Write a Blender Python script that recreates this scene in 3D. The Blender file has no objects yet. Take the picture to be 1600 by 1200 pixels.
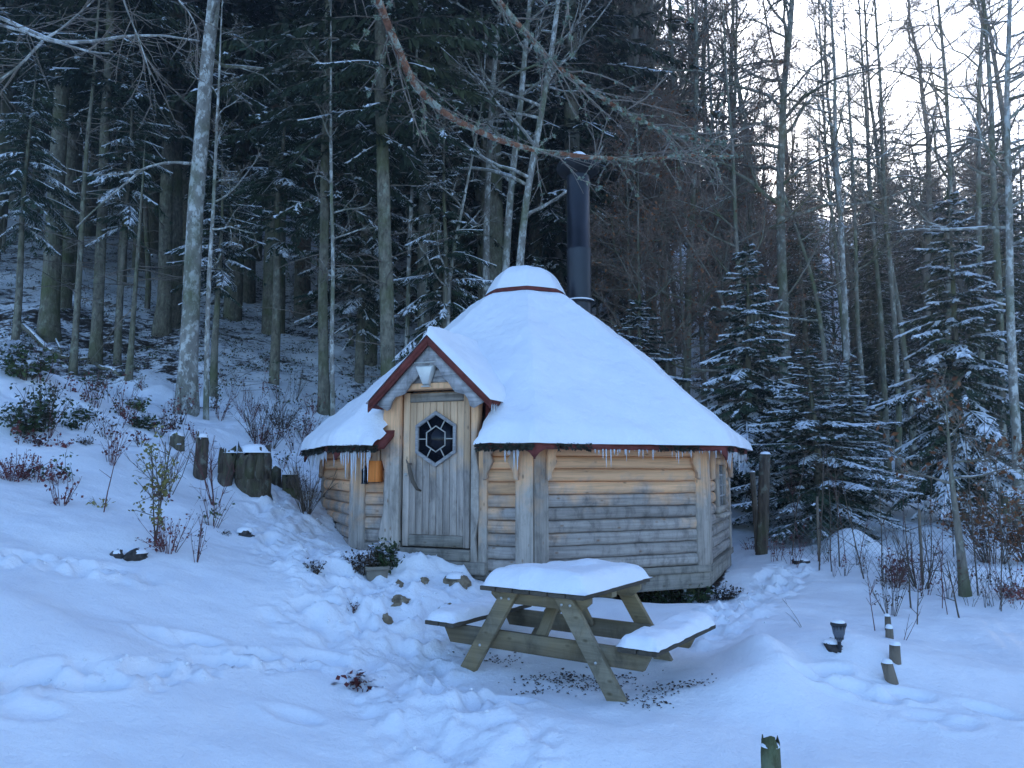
import bpy, math, random
import numpy as np
from mathutils import Vector

SC = bpy.context.scene
COL = SC.collection
RAD = math.radians
PI = math.pi

# ---------------------------------------------------------------- camera
F_PX = 1202.0                       # focal length in pixels of a 1600 wide picture
PITCH = RAD(6.4)
CAM_Z = 1.6
cam_data = bpy.data.cameras.new('camera')
cam_data.sensor_width = 36.0
cam_data.lens = F_PX / 1600.0 * 36.0
cam_data.clip_start = 0.05
cam_data.clip_end = 2000.0
cam = bpy.data.objects.new('camera', cam_data)
COL.objects.link(cam)
cam.location = (0, 0, CAM_Z)
cam.rotation_euler = (RAD(90) + PITCH, 0, 0)
SC.camera = cam


def ray(px, py):
    dx = (px - 800.0) / F_PX
    dy = (600.0 - py) / F_PX
    c, s = math.cos(PITCH), math.sin(PITCH)
    return np.array([dx, c - s * dy, s + c * dy])


def at(px, py, Y):
    d = ray(px, py)
    t = Y / d[1]
    return np.array([d[0] * t, Y, CAM_Z + d[2] * t])


# ---------------------------------------------------------------- sky, sun, exposure
sd = ray(1188, 243)
sd /= np.linalg.norm(sd)
SUN_EL = math.asin(sd[2])
SUN_AZ = math.atan2(sd[0], sd[1])
world = bpy.data.worlds.new('World')
SC.world = world
world.use_nodes = True
wn = world.node_tree
bg = wn.nodes['Background']
sky = wn.nodes.new('ShaderNodeTexSky')
sky.sky_type = 'NISHITA'
sky.sun_disc = False
sky.sun_elevation = SUN_EL
sky.sun_rotation = SUN_AZ
sky.altitude = 900
sky.air_density = 1.0
sky.dust_density = 2.0
sky.ozone_density = 4.7
wn.links.new(sky.outputs[0], bg.inputs[0])
bg.inputs[1].default_value = 0.15
sun_data = bpy.data.lights.new('sun', 'SUN')
sun_data.energy = 2.0
sun_data.angle = RAD(0.5)
sun_data.color = (1.0, 0.86, 0.66)
sun = bpy.data.objects.new('sun', sun_data)
COL.objects.link(sun)
sun.location = (20, 60, 40)
sun.rotation_euler = Vector(sd).to_track_quat('Z', 'Y').to_euler()
vs = SC.view_settings
vs.view_transform = 'Standard'
vs.look = 'None'
vs.exposure = 1.68
vs.gamma = 1.0
vs.use_curve_mapping = False
SC.cycles.max_bounces = 6
SC.cycles.diffuse_bounces = 4
SC.cycles.glossy_bounces = 2
SC.cycles.transmission_bounces = 4
SC.cycles.transparent_max_bounces = 6
SC.cycles.use_denoising = True
SC.cycles.sample_clamp_indirect = 6.0


# ---------------------------------------------------------------- noise
def _hash(ix, iy, seed):
    n = (ix * 374761393 + iy * 668265263 + seed * 1442695041) & 0xffffffff
    n = ((n ^ (n >> 13)) * 1274126177) & 0xffffffff
    n = n ^ (n >> 16)
    return (n & 0xffff) / 65535.0


def vnoise(x, y, seed=0):
    x = np.asarray(x, float)
    y = np.asarray(y, float)
    ix = np.floor(x).astype(np.int64)
    iy = np.floor(y).astype(np.int64)
    fx = x - ix
    fy = y - iy
    fx = fx * fx * fx * (fx * (fx * 6 - 15) + 10)
    fy = fy * fy * fy * (fy * (fy * 6 - 15) + 10)
    a = _hash(ix, iy, seed)
    b = _hash(ix + 1, iy, seed)
    c = _hash(ix, iy + 1, seed)
    d = _hash(ix + 1, iy + 1, seed)
    return (a * (1 - fx) + b * fx) * (1 - fy) + (c * (1 - fx) + d * fx) * fy - 0.5


def fbm(x, y, seed=0, octv=4):
    r = 0
    amp = 1.0
    for k in range(octv):
        r = r + amp * vnoise(np.asarray(x) * 2 ** k + 17.3 * k, np.asarray(y) * 2 ** k - 9.1 * k, seed + k)
        amp *= 0.5
    return r


def sstep(a, b, x):
    t = np.clip((np.asarray(x, float) - a) / (b - a), 0, 1)
    return t * t * (3 - 2 * t)


# ---------------------------------------------------------------- mesh builder
class MB:
    def __init__(self):
        self.v = []
        self.n = 0
        self.q = []
        self.t = []
        self.g = []          # n-gons: (list, mat)

    def add(self, v, q=None, t=None, g=None, mat=0):
        v = np.asarray(v, float).reshape(-1, 3)
        o = self.n
        self.v.append(v)
        self.n += len(v)
        if q is not None and len(q):
            self.q.append((np.asarray(q, np.int64) + o, mat))
        if t is not None and len(t):
            self.t.append((np.asarray(t, np.int64) + o, mat))
        if g is not None:
            for f in g:
                self.g.append(([i + o for i in f], mat))
        return self

    def box(self, c, s, mat=0, rot=None):
        sx, sy, sz = [k / 2 for k in s]
        v = np.array([(x, y, z) for z in (-sz, sz) for y in (-sy, sy) for x in (-sx, sx)], float)
        if rot is not None:
            v = v @ np.array(rot).T
        v = v + np.asarray(c, float)
        return self.add(v, q=[(0, 2, 3, 1), (4, 5, 7, 6), (0, 1, 5, 4), (2, 6, 7, 3), (0, 4, 6, 2), (1, 3, 7, 5)], mat=mat)

    def tube(self, path, rad, n=8, cap=True, mat=0, jit=None):
        path = np.asarray(path, float)
        K = len(path)
        rad = np.broadcast_to(np.asarray(rad, float), (K,))
        tg = np.gradient(path, axis=0)
        tg /= np.linalg.norm(tg, axis=1)[:, None] + 1e-9
        m = np.abs(tg.mean(0))
        ref = np.zeros(3)
        ref[int(np.argmin(m))] = 1
        u = np.cross(tg, ref)
        u /= np.linalg.norm(u, axis=1)[:, None] + 1e-9
        w = np.cross(tg, u)
        a = np.arange(n) / n * 2 * PI
        rr = rad[:, None] * np.ones((1, n))
        if jit is not None:
            rr = rr * (1 + jit)
        v = path[:, None, :] + rr[..., None] * (np.cos(a)[None, :, None] * u[:, None, :] + np.sin(a)[None, :, None] * w[:, None, :])
        v = v.reshape(-1, 3)
        i = np.arange(K - 1)[:, None] * n
        j = np.arange(n)[None, :]
        j2 = (j + 1) % n
        q = np.stack([i + j, i + j2, i + n + j2, i + n + j], -1).reshape(-1, 4)
        g = [list(range(n))[::-1], list(range((K - 1) * n, K * n))] if cap else None
        return self.add(v, q=q, g=g, mat=mat)

    def prism(self, out, th, mat=0, axis='y', off=0.0):
        """outline in (x,z), extruded along y from off to off+th"""
        out = np.asarray(out, float)
        n = len(out)
        a = np.stack([out[:, 0], np.full(n, off), out[:, 1]], 1)
        b = a.copy()
        b[:, 1] = off + th
        q = [(i, (i + 1) % n, n + (i + 1) % n, n + i) for i in range(n)]
        return self.add(np.vstack([a, b]), q=q, g=[list(range(n))[::-1], list(range(n, 2 * n))], mat=mat)

    def sticks(self, P0, P1, r0, r1, mat=0):
        """many three-sided twigs at once"""
        P0 = np.asarray(P0, float)
        P1 = np.asarray(P1, float)
        N = len(P0)
        if N == 0:
            return self
        r0 = np.broadcast_to(np.asarray(r0, float), (N,))
        r1 = np.broadcast_to(np.asarray(r1, float), (N,))
        t = P1 - P0
        t /= np.linalg.norm(t, axis=1)[:, None] + 1e-9
        ref = np.where(np.abs(t[:, 2:3]) < 0.8, np.array([[0, 0, 1.0]]), np.array([[1.0, 0, 0]]))
        u = np.cross(t, ref)
        u /= np.linalg.norm(u, axis=1)[:, None] + 1e-9
        w = np.cross(t, u)
        V = []
        for P, r in ((P0, r0), (P1, r1)):
            for k in range(3):
                a = k * 2 * PI / 3
                V.append(P + r[:, None] * (math.cos(a) * u + math.sin(a) * w))
        V = np.stack(V, 1).reshape(-1, 3)
        o = np.arange(N)[:, None, None] * 6
        q = np.array([[0, 1, 4, 3], [1, 2, 5, 4], [2, 0, 3, 5]])[None] + o
        return self.add(V, q=q.reshape(-1, 4), mat=mat)

    def blades(self, P, D, W, wmid=0.45, mat=0, lift=None):
        """many leaf-like quads: root P, vector D (length), half width vector W"""
        P = np.asarray(P, float)
        N = len(P)
        if N == 0:
            return self
        mid = P + D * wmid
        if lift is not None:
            mid = mid + lift
        V = np.stack([P, mid + W, P + D, mid - W], 1).reshape(-1, 3)
        return self.add(V, q=np.arange(N * 4).reshape(-1, 4), mat=mat)

    def build_mesh(self, name, mats, smooth=False):
        me = bpy.data.meshes.new(name)
        V = np.vstack(self.v) if self.v else np.zeros((0, 3))
        loops = []
        starts = []
        mi = []
        pos = 0
        for arr, m in self.q:
            arr = arr.reshape(-1, 4)
            loops.append(arr.ravel())
            starts.append(pos + np.arange(len(arr)) * 4)
            mi.append(np.full(len(arr), m))
            pos += arr.size
        for arr, m in self.t:
            arr = arr.reshape(-1, 3)
            loops.append(arr.ravel())
            starts.append(pos + np.arange(len(arr)) * 3)
            mi.append(np.full(len(arr), m))
            pos += arr.size
        for f, m in self.g:
            loops.append(np.array(f))
            starts.append(np.array([pos]))
            mi.append(np.array([m]))
            pos += len(f)
        me.vertices.add(len(V))
        me.vertices.foreach_set('co', V.ravel())
        if loops:
            L = np.concatenate(loops).astype(np.int32)
            S = np.concatenate(starts).astype(np.int32)
            M = np.concatenate(mi).astype(np.int32)
            me.loops.add(len(L))
            me.loops.foreach_set('vertex_index', L)
            me.polygons.add(len(S))
            me.polygons.foreach_set('loop_start', S)
            if not isinstance(mats, (list, tuple)):
                mats = [mats]
            for m in mats:
                me.materials.append(m)
            me.polygons.foreach_set('material_index', M)
            if smooth:
                me.polygons.foreach_set('use_smooth', np.ones(len(S), bool))
        me.update(calc_edges=True)
        me.validate()
        return me

    def build(self, name, mats, parent=None, loc=(0, 0, 0), rz=0.0, smooth=False, rot=None):
        return put(name, self.build_mesh(name, mats, smooth), parent, loc, rz, rot)


def put(name, me, parent=None, loc=(0, 0, 0), rz=0.0, rot=None, scale=None):
    o = bpy.data.objects.new(name, me)
    COL.objects.link(o)
    o.location = loc
    o.rotation_euler = rot if rot is not None else (0, 0, rz)
    if scale is not None:
        o.scale = scale
    if parent is not None:
        o.parent = parent
    return o


def thing(name, label, cat, loc=(0, 0, 0), rz=0.0, group=None, scale=None):
    o = bpy.data.objects.new(name, None)
    o.empty_display_size = 0.1
    COL.objects.link(o)
    o.location = loc
    o.rotation_euler = (0, 0, rz)
    if scale is not None:
        o.scale = scale if hasattr(scale, '__len__') else (scale,) * 3
    return tag(o, label, cat, group)


def tag(o, label, cat, group=None):
    o['label'] = label
    o['category'] = cat
    if group:
        o['group'] = group
    return o


def kind(o, k):
    o['kind'] = k
    return o


def bevel(o, w=0.006, seg=2):
    m = o.modifiers.new('bevel', 'BEVEL')
    m.width = w
    m.segments = seg
    m.limit_method = 'ANGLE'
    return o


# ---------------------------------------------------------------- materials
def new_mat(name):
    m = bpy.data.materials.new(name)
    m.use_nodes = True
    nt = m.node_tree
    return m, nt, nt.nodes['Principled BSDF']


class NT:
    def __init__(self, nt):
        self.nt = nt

    def n(self, t, **kw):
        x = self.nt.nodes.new(t)
        for k, v in kw.items():
            setattr(x, k, v)
        return x

    def l(self, a, b):
        self.nt.links.new(a, b)

    def coord(self, which='Object', scale=(1, 1, 1)):
        tc = self.n('ShaderNodeTexCoord')
        mp = self.n('ShaderNodeMapping')
        mp.inputs['Scale'].default_value = scale
        self.l(tc.outputs[which], mp.inputs[0])
        return mp.outputs[0]

    def world(self, scale=(1, 1, 1)):
        g = self.n('ShaderNodeNewGeometry')
        mp = self.n('ShaderNodeMapping')
        mp.inputs['Scale'].default_value = scale
        self.l(g.outputs['Position'], mp.inputs[0])
        return mp.outputs[0]

    def noise(self, vec, scale=5, detail=4, rough=0.55, dist=0.0):
        x = self.n('ShaderNodeTexNoise')
        x.inputs['Scale'].default_value = scale
        x.inputs['Detail'].default_value = detail
        x.inputs['Roughness'].default_value = rough
        x.inputs['Distortion'].default_value = dist
        if vec is not None:
            self.l(vec, x.inputs['Vector'])
        return x.outputs['Fac']

    def ramp(self, fac, stops):
        r = self.n('ShaderNodeValToRGB')
        el = r.color_ramp.elements
        while len(el) < len(stops):
            el.new(0.5)
        for e, (p, c) in zip(el, stops):
            e.position = p
            e.color = (c[0], c[1], c[2], 1) if hasattr(c, '__len__') else (c, c, c, 1)
        self.l(fac, r.inputs[0])
        return r.outputs[0]

    def mix(self, fac, a, b, mode='MIX'):
        x = self.n('ShaderNodeMixRGB', blend_type=mode)
        for i, v in ((0, fac), (1, a), (2, b)):
            if hasattr(v, 'is_linked') or hasattr(v, 'links'):
                self.l(v, x.inputs[i])
            elif i == 0:
                x.inputs[0].default_value = v
            else:
                x.inputs[i].default_value = (v[0], v[1], v[2], 1)
        return x.outputs[0]

    def math(self, op, a, b=0.0, clamp=False):
        x = self.n('ShaderNodeMath', operation=op, use_clamp=clamp)
        for i, v in ((0, a), (1, b)):
            if hasattr(v, 'links'):
                self.l(v, x.inputs[i])
            else:
                x.inputs[i].default_value = v
        return x.outputs[0]

    def bump(self, h, strength=0.5, dist=0.02, prev=None):
        b = self.n('ShaderNodeBump')
        b.inputs['Strength'].default_value = strength
        b.inputs['Distance'].default_value = dist
        self.l(h, b.inputs['Height'])
        if prev is not None:
            self.l(prev, b.inputs['Normal'])
        return b.outputs[0]


def flat_mat(name, col, rough=0.7, var=0.25, scale=6.0, metallic=0.0, spec=0.3, bump=0.0, bscale=40):
    m, nt, b = new_mat(name)
    N = NT(nt)
    c = N.coord('Object')
    f = N.noise(c, scale, 5)
    lo = [k * (1 - var) for k in col]
    hi = [min(1, k * (1 + var)) for k in col]
    N.l(N.ramp(f, [(0.3, lo), (0.7, hi)]), b.inputs['Base Color'])
    b.inputs['Roughness'].default_value = rough
    b.inputs['Metallic'].default_value = metallic
    b.inputs['Specular IOR Level'].default_value = spec
    if bump:
        N.l(N.bump(N.noise(c, bscale, 4), bump, 0.01), b.inputs['Normal'])
    return m


def leaf_mat(name, col, var=0.4, rough=0.6, scale=0.7, col2=None):
    m, nt, b = new_mat(name)
    N = NT(nt)
    c = N.world()
    oi = N.n('ShaderNodeObjectInfo')
    f = N.noise(c, scale, 3)
    c2 = col2 or [k * (1 + var) for k in col]
    base = N.ramp(f, [(0.3, [k * (1 - var) for k in col]), (0.5, col), (0.72, c2)])
    hv = N.n('ShaderNodeHueSaturation')
    N.l(base, hv.inputs['Color'])
    N.l(N.math('ADD', N.math('MULTIPLY', oi.outputs['Random'], 0.5), 0.75), hv.inputs['Value'])
    N.l(hv.outputs[0], b.inputs['Base Color'])
    b.inputs['Roughness'].default_value = rough
    b.inputs['Specular IOR Level'].default_value = 0.2
    return m


def snow_mat(name='snow', grain=True):
    m, nt, b = new_mat(name)
    N = NT(nt)
    c = N.world()
    f = N.noise(c, 2.2, 5)
    N.l(N.ramp(f, [(0.3, (0.86, 0.88, 0.92)), (0.7, (0.93, 0.94, 0.96))]), b.inputs['Base Color'])
    b.inputs['Roughness'].default_value = 0.55
    b.inputs['Specular IOR Level'].default_value = 0.25
    h1 = N.bump(N.noise(c, 9, 6, 0.65), 0.5, 0.04)
    h2 = N.bump(N.noise(c, 60, 4, 0.7), 0.45, 0.008, h1)
    N.l(h2, b.inputs['Normal'])
    return m


def wood_mat(name, fresh, grey, z_mid=1.45, z_w=0.5, grain_axis=0, bias=0.0, knots=True, contrast=1.0):
    """pine: orange where sheltered, silver where weathered; 'weather' on the object shifts it"""
    m, nt, b = new_mat(name)
    N = NT(nt)
    sc = [30.0, 30.0, 30.0]
    sc[grain_axis] = 1.3
    oi = N.n('ShaderNodeObjectInfo')
    tc = N.n('ShaderNodeTexCoord')
    va = N.n('ShaderNodeVectorMath', operation='ADD')
    N.l(tc.outputs['Object'], va.inputs[0])
    cb = N.n('ShaderNodeCombineXYZ')
    for i in range(3):
        N.l(N.math('MULTIPLY', oi.outputs['Random'], 37.0 + 11 * i), cb.inputs[i])
    N.l(cb.outputs[0], va.inputs[1])
    mp = N.n('ShaderNodeMapping')
    mp.inputs['Scale'].default_value = sc
    N.l(va.outputs[0], mp.inputs[0])
    grain = N.noise(mp.outputs[0], 1.0, 6, 0.65, 0.6)
    blotch = N.noise(va.outputs[0], 3.5, 5, 0.6)
    wpos = N.n('ShaderNodeNewGeometry')
    sx = N.n('ShaderNodeSeparateXYZ')
    N.l(wpos.outputs['Position'], sx.inputs[0])
    at_ = N.n('ShaderNodeAttribute', attribute_type='OBJECT', attribute_name='weather')
    w = N.math('SUBTRACT', z_mid, sx.outputs[2])
    w = N.math('DIVIDE', w, z_w)
    w = N.math('ADD', w, N.math('MULTIPLY', N.math('SUBTRACT', blotch, 0.5), 3.2))
    w = N.math('ADD', w, at_.outputs['Fac'])
    w = N.math('ADD', w, 0.5 + bias, clamp=True)
    cf = N.ramp(grain, [(0.28, [k * (1 - .38 * contrast) for k in fresh]), (0.55, fresh), (0.8, [k * 1.15 for k in fresh])])
    cg = N.ramp(grain, [(0.28, [k * (1 - .5 * contrast) for k in grey]), (0.52, grey), (0.8, [k * 1.3 for k in grey])])
    st = NT(nt)
    ms = N.n('ShaderNodeMapping')
    ss_ = [7.0, 7.0, 7.0]
    ss_[2] = 3.0
    if grain_axis == 0:
        ss_ = [9.0, 9.0, 4.0]
    ms.inputs['Scale'].default_value = ss_
    N.l(va.outputs[0], ms.inputs[0])
    stain = N.ramp(N.noise(ms.outputs[0], 1.0, 6, 0.7, 0.3), [(0.32, 0.50), (0.5, 0.95), (0.7, 1.12)])
    cg = N.mix(1.0, cg, stain, 'MULTIPLY')
    col = N.mix(w, cf, cg)
    hv = N.n('ShaderNodeHueSaturation')
    N.l(col, hv.inputs['Color'])
    N.l(N.math('ADD', N.math('MULTIPLY', oi.outputs['Random'], 0.35), 0.82), hv.inputs['Value'])
    col = hv.outputs[0]
    if knots:
        ks = [5.0, 5.0, 5.0]
        ks[grain_axis] = 2.6
        mk = N.n('ShaderNodeMapping')
        mk.inputs['Scale'].default_value = ks
        N.l(va.outputs[0], mk.inputs[0])
        vo = N.n('ShaderNodeTexVoronoi')
        vo.inputs['Scale'].default_value = 2.3
        N.l(mk.outputs[0], vo.inputs['Vector'])
        kf = N.ramp(vo.outputs['Distance'], [(0.05, 0.8), (0.15, 0.0)])
        col = N.mix(kf, col, [k * 0.3 for k in fresh])
    N.l(col, b.inputs['Base Color'])
    b.inputs['Roughness'].default_value = 0.75
    b.inputs['Specular IOR Level'].default_value = 0.2
    N.l(N.bump(grain, 0.35, 0.006), b.inputs['Normal'])
    return m


def bark_mat(name, dark, light, lichen, lich_amt=0.5, vs_=(9, 9, 2.2), bump=0.8, moss=0.0):
    m, nt, b = new_mat(name)
    N = NT(nt)
    oi = N.n('ShaderNodeObjectInfo')
    g = N.n('ShaderNodeNewGeometry')
    va = N.n('ShaderNodeVectorMath', operation='ADD')
    N.l(g.outputs['Position'], va.inputs[0])
    cb = N.n('ShaderNodeCombineXYZ')
    N.l(N.math('MULTIPLY', oi.outputs['Random'], 53.0), cb.inputs[0])
    N.l(cb.outputs[0], va.inputs[1])
    mp = N.n('ShaderNodeMapping')
    mp.inputs['Scale'].default_value = vs_
    N.l(va.outputs[0], mp.inputs[0])
    f = N.noise(mp.outputs[0], 1.6, 6, 0.65, 0.4)
    col = N.ramp(f, [(0.3, dark), (0.68, light)])
    mp2 = N.n('ShaderNodeMapping')
    mp2.inputs['Scale'].default_value = (7, 7, 4.2)
    N.l(va.outputs[0], mp2.inputs[0])
    lf = N.noise(mp2.outputs[0], 1.5, 6, 0.7)
    lm = N.ramp(lf, [(0.6 - 0.16 * lich_amt, 0.0), (0.68 - 0.16 * lich_amt, 1.0)])
    col = N.mix(lm, col, lichen)
    if moss:
        mf = N.ramp(N.noise(va.outputs[0], 1.3, 5, 0.6), [(0.5 - .1 * moss, 0.0), (0.72 - .1 * moss, 0.85)])
        col = N.mix(mf, col, (0.10, 0.115, 0.045))
    N.l(col, b.inputs['Base Color'])
    b.inputs['Roughness'].default_value = 0.9
    b.inputs['Specular IOR Level'].default_value = 0.1
    N.l(N.bump(f, bump, 0.03), b.inputs['Normal'])
    return m


M = {}
M['snow'] = snow_mat()
M['needle'] = leaf_mat('needle', (0.046, 0.076, 0.047), 0.4, 0.55, 1.2, (0.08, 0.112, 0.056))
M['needle_far'] = leaf_mat('needle_far', (0.050, 0.076, 0.045), 0.4, 0.6, 0.5, (0.10, 0.12, 0.056))
M['spruce_bark'] = bark_mat('spruce_bark', (0.075, 0.066, 0.05), (0.29, 0.265, 0.20), (0.30, 0.31, 0.24), 0.25, (11, 11, 5), 0.9, 0.5)
M['beech_bark'] = bark_mat('beech_bark', (0.15, 0.135, 0.115), (0.34, 0.32, 0.28), (0.56, 0.56, 0.52), 0.65, (6, 6, 3), 0.5, 0.25)
M['grey_bark'] = bark_mat('grey_bark', (0.10, 0.09, 0.075), (0.27, 0.25, 0.20), (0.40, 0.41, 0.35), 0.45, (7, 7, 3), 0.5, 0.5)
M['twig'] = flat_mat('twig', (0.22, 0.18, 0.145), 0.85, 0.4, 0.8)
M['rust_twig'] = flat_mat('rust_twig', (0.24, 0.165, 0.125), 0.85, 0.4, 0.6)
M['lichen'] = leaf_mat('lichen', (0.30, 0.36, 0.28), 0.3, 0.9, 3.0, (0.42, 0.45, 0.28))
M['red_bark'] = bark_mat('red_bark', (0.13, 0.055, 0.035), (0.36, 0.17, 0.10), (0.38, 0.42, 0.34), 0.75, (12, 12, 12), 0.8)
M['rust_leaf'] = leaf_mat('rust_leaf', (0.22, 0.085, 0.035), 0.4, 0.7, 3.0, (0.30, 0.14, 0.06))
M['red_leaf'] = leaf_mat('red_leaf', (0.16, 0.04, 0.04), 0.4, 0.6, 4.0, (0.22, 0.08, 0.06))
M['green_leaf'] = leaf_mat('green_leaf', (0.04, 0.065, 0.025), 0.4, 0.5, 4.0, (0.10, 0.12, 0.04))
M['yellow_leaf'] = leaf_mat('yellow_leaf', (0.26, 0.22, 0.07), 0.4, 0.6, 4.0, (0.20, 0.22, 0.08))
M['dead_leaf'] = leaf_mat('dead_leaf', (0.05, 0.032, 0.022), 0.5, 0.8, 8.0, (0.10, 0.055, 0.035))
M['stem'] = flat_mat('stem', (0.10, 0.075, 0.055), 0.85, 0.35, 3)
M['red_stem'] = flat_mat('red_stem', (0.13, 0.05, 0.045), 0.8, 0.35, 3)
PINE = (0.78, 0.44, 0.235)
GREY = (0.37, 0.32, 0.28)
M['log'] = wood_mat('log', PINE, GREY, 1.35, 0.42, 0, 0.0)
M['post_wood'] = wood_mat('post_wood', PINE, (0.42, 0.36, 0.305), 1.5, 0.5, 2, 0.1)
M['door_wood'] = wood_mat('door_wood', (0.66, 0.43, 0.26), (0.43, 0.365, 0.315), 1.72, 0.35, 2, 0.0)
M['skirt_wood'] = wood_mat('skirt_wood', (0.42, 0.30, 0.17), (0.30, 0.265, 0.22), 3.0, 1.0, 0, 0.3)
M['gable_wood'] = wood_mat('gable_wood', (0.50, 0.42, 0.34), (0.42, 0.40, 0.39), 3.2, 1.0, 0, 0.3, knots=False)
M['orange_box'] = wood_mat('orange_box', (0.72, 0.21, 0.045), (0.6, 0.18, 0.05), 0.0, 1.0, 2, -0.2, knots=False)
M['table_wood'] = wood_mat('table_wood', (0.29, 0.215, 0.115), (0.235, 0.20, 0.14), 0.6, 1.0, 0, 0.0, knots=True, contrast=0.9)
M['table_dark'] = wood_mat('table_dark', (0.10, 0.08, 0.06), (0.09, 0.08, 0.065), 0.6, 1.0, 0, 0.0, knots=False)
M['red_roof'] = flat_mat('red_roof', (0.17, 0.042, 0.034), 0.85, 0.3, 12, bump=0.4, bscale=90)
M['dark_moss'] = flat_mat('dark_moss', (0.035, 0.035, 0.025), 0.95, 0.6, 25, bump=0.8, bscale=60)
M['black_metal'] = flat_mat('black_metal', (0.014, 0.016, 0.022), 0.30, 0.25, 4, 0.0, 0.4)
M['soot_metal'] = flat_mat('soot_metal', (0.012, 0.012, 0.014), 0.7, 0.3, 8)
M['dark_bark'] = bark_mat('dark_bark', (0.095, 0.085, 0.07), (0.30, 0.265, 0.215), (0.33, 0.34, 0.28), 0.25, (9, 9, 3), 0.7, 0.3)
M['dark_glass'] = flat_mat('dark_glass', (0.006, 0.007, 0.012), 0.10, 0.2, 3, 0.0, 0.22)
M['inner_dark'] = flat_mat('inner_dark', (0.02, 0.016, 0.012), 0.9)
M['white_came'] = flat_mat('white_came', (0.48, 0.45, 0.40), 0.6, 0.15, 8)
M['lamp_metal'] = flat_mat('lamp_metal', (0.62, 0.62, 0.58), 0.45, 0.2, 6, 0.3)
M['drift'] = flat_mat('driftwood', (0.14, 0.11, 0.085), 0.85, 0.4, 9, bump=0.6, bscale=30)
M['bolt'] = flat_mat('bolt', (0.65, 0.65, 0.63), 0.35, 0.1, 6, 0.7)
M['stake'] = wood_mat('stake', (0.26, 0.18, 0.11), (0.20, 0.16, 0.12), 3.0, 1.0, 2, 0.0)
M['moss_wood'] = bark_mat('moss_wood', (0.06, 0.052, 0.04), (0.19, 0.17, 0.12), (0.22, 0.24, 0.16), 0.5, (14, 14, 3), 0.9, 1.4)
M['stump_wood'] = bark_mat('stump_wood', (0.035, 0.027, 0.022), (0.16, 0.125, 0.095), (0.20, 0.20, 0.16), 0.35, (14, 14, 2.5), 1.0, 0.12)
M['stone'] = bark_mat('stone', (0.11, 0.085, 0.06), (0.34, 0.26, 0.17), (0.4, 0.36, 0.28), 0.3, (9, 9, 9), 0.8)
M['dark_stone'] = bark_mat('dark_stone', (0.03, 0.027, 0.026), (0.10, 0.09, 0.085), (0.16, 0.15, 0.14), 0.3, (12, 12, 12), 0.9)
M['wire'] = flat_mat('wire', (0.28, 0.29, 0.28), 0.6, 0.2, 6, 0.5)
M['pot'] = flat_mat('pot', (0.24, 0.21, 0.17), 0.8, 0.2, 9, bump=0.2)
M['plastic'] = flat_mat('plastic', (0.03, 0.032, 0.036), 0.45, 0.2, 6)
M['plastic_pane'] = flat_mat('plastic_pane', (0.09, 0.10, 0.12), 0.3, 0.3, 30)


def ice_mat():
    m, nt, b = new_mat('ice')
    b.inputs['Base Color'].default_value = (0.85, 0.9, 0.96, 1)
    b.inputs['Roughness'].default_value = 0.12
    b.inputs['IOR'].default_value = 1.31
    b.inputs['Transmission Weight'].default_value = 0.45
    return m


M['ice'] = ice_mat()
# ================================================================= terrain
_CP = []


def cp(px, py, Y):
    _CP.append(at(px, py, Y))


def cz(x, y, z):
    _CP.append(np.array([x, y, z], float))


# snow in front, from the bottom of the picture up
cz(0, 0, 0.0); cz(-3, 0, 0.35); cz(3, 0, -0.1); cz(0, -6, -0.5); cz(-9, -4, 0.6); cz(9, -4, -0.8)
cz(-16, 0, 2.4); cz(14, 2, -0.3)
cp(800, 1200, 4.1); cp(1200, 1200, 4.0); cp(1600, 1200, 4.15); cp(400, 1200, 3.8); cp(0, 1200, 3.4)
cp(0, 1000, 4.2); cp(0, 900, 5.1); cp(0, 800, 6.1); cp(0, 700, 7.4); cp(0, 560, 9.6)
cp(200, 950, 5.2); cp(200, 800, 6.6); cp(200, 700, 8.4); cp(150, 620, 10.5); cp(400, 1000, 5.3)
cp(600, 1050, 5.0); cp(480, 930, 6.3); cp(430, 850, 7.3); cp(490, 790, 8.9); cp(370, 770, 8.4)
cp(400, 745, 9.3); cp(293, 640, 12.0); cp(440, 680, 11.5); cp(500, 650, 13.0)
cp(430, 590, 15.5); cp(430, 520, 20.0); cp(330, 572, 14.5); cp(200, 592, 13.5)
cp(75, 525, 15.5); cp(147, 568, 14.0); cp(0, 470, 17.5); cp(0, 390, 24.0); cp(250, 500, 18.0)
cp(-300, 600, 9.5); cp(-400, 420, 17.0)
# round the hut and the table
cz(0.17, 9.3, 0.42); cz(-1.0, 11.6, 0.85); cz(1.6, 11.8, 0.55)
cp(720, 912, 6.75); cp(640, 895, 6.9); cp(600, 1010, 5.75); cp(930, 955, 6.7); cp(1140, 925, 7.7)
cp(715, 1045, 5.28); cp(968, 1108, 4.40); cp(1070, 1055, 5.05); cp(850, 1000, 6.0)
# to the right
cp(1200, 870, 9.6); cp(1280, 850, 10.6); cp(1330, 870, 9.7); cp(1450, 900, 8.6); cp(1600, 945, 7.2)
cp(1400, 1000, 5.9); cp(1300, 1020, 5.4); cp(1600, 1060, 5.3); cp(1400, 820, 12.0); cp(1600, 850, 10.5)
cp(1400, 735, 19.0); cp(1420, 640, 27.0); cp(1600, 700, 20.0); cp(1250, 700, 18.0)
cp(1900, 900, 8.5); cp(2000, 740, 18)
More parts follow.
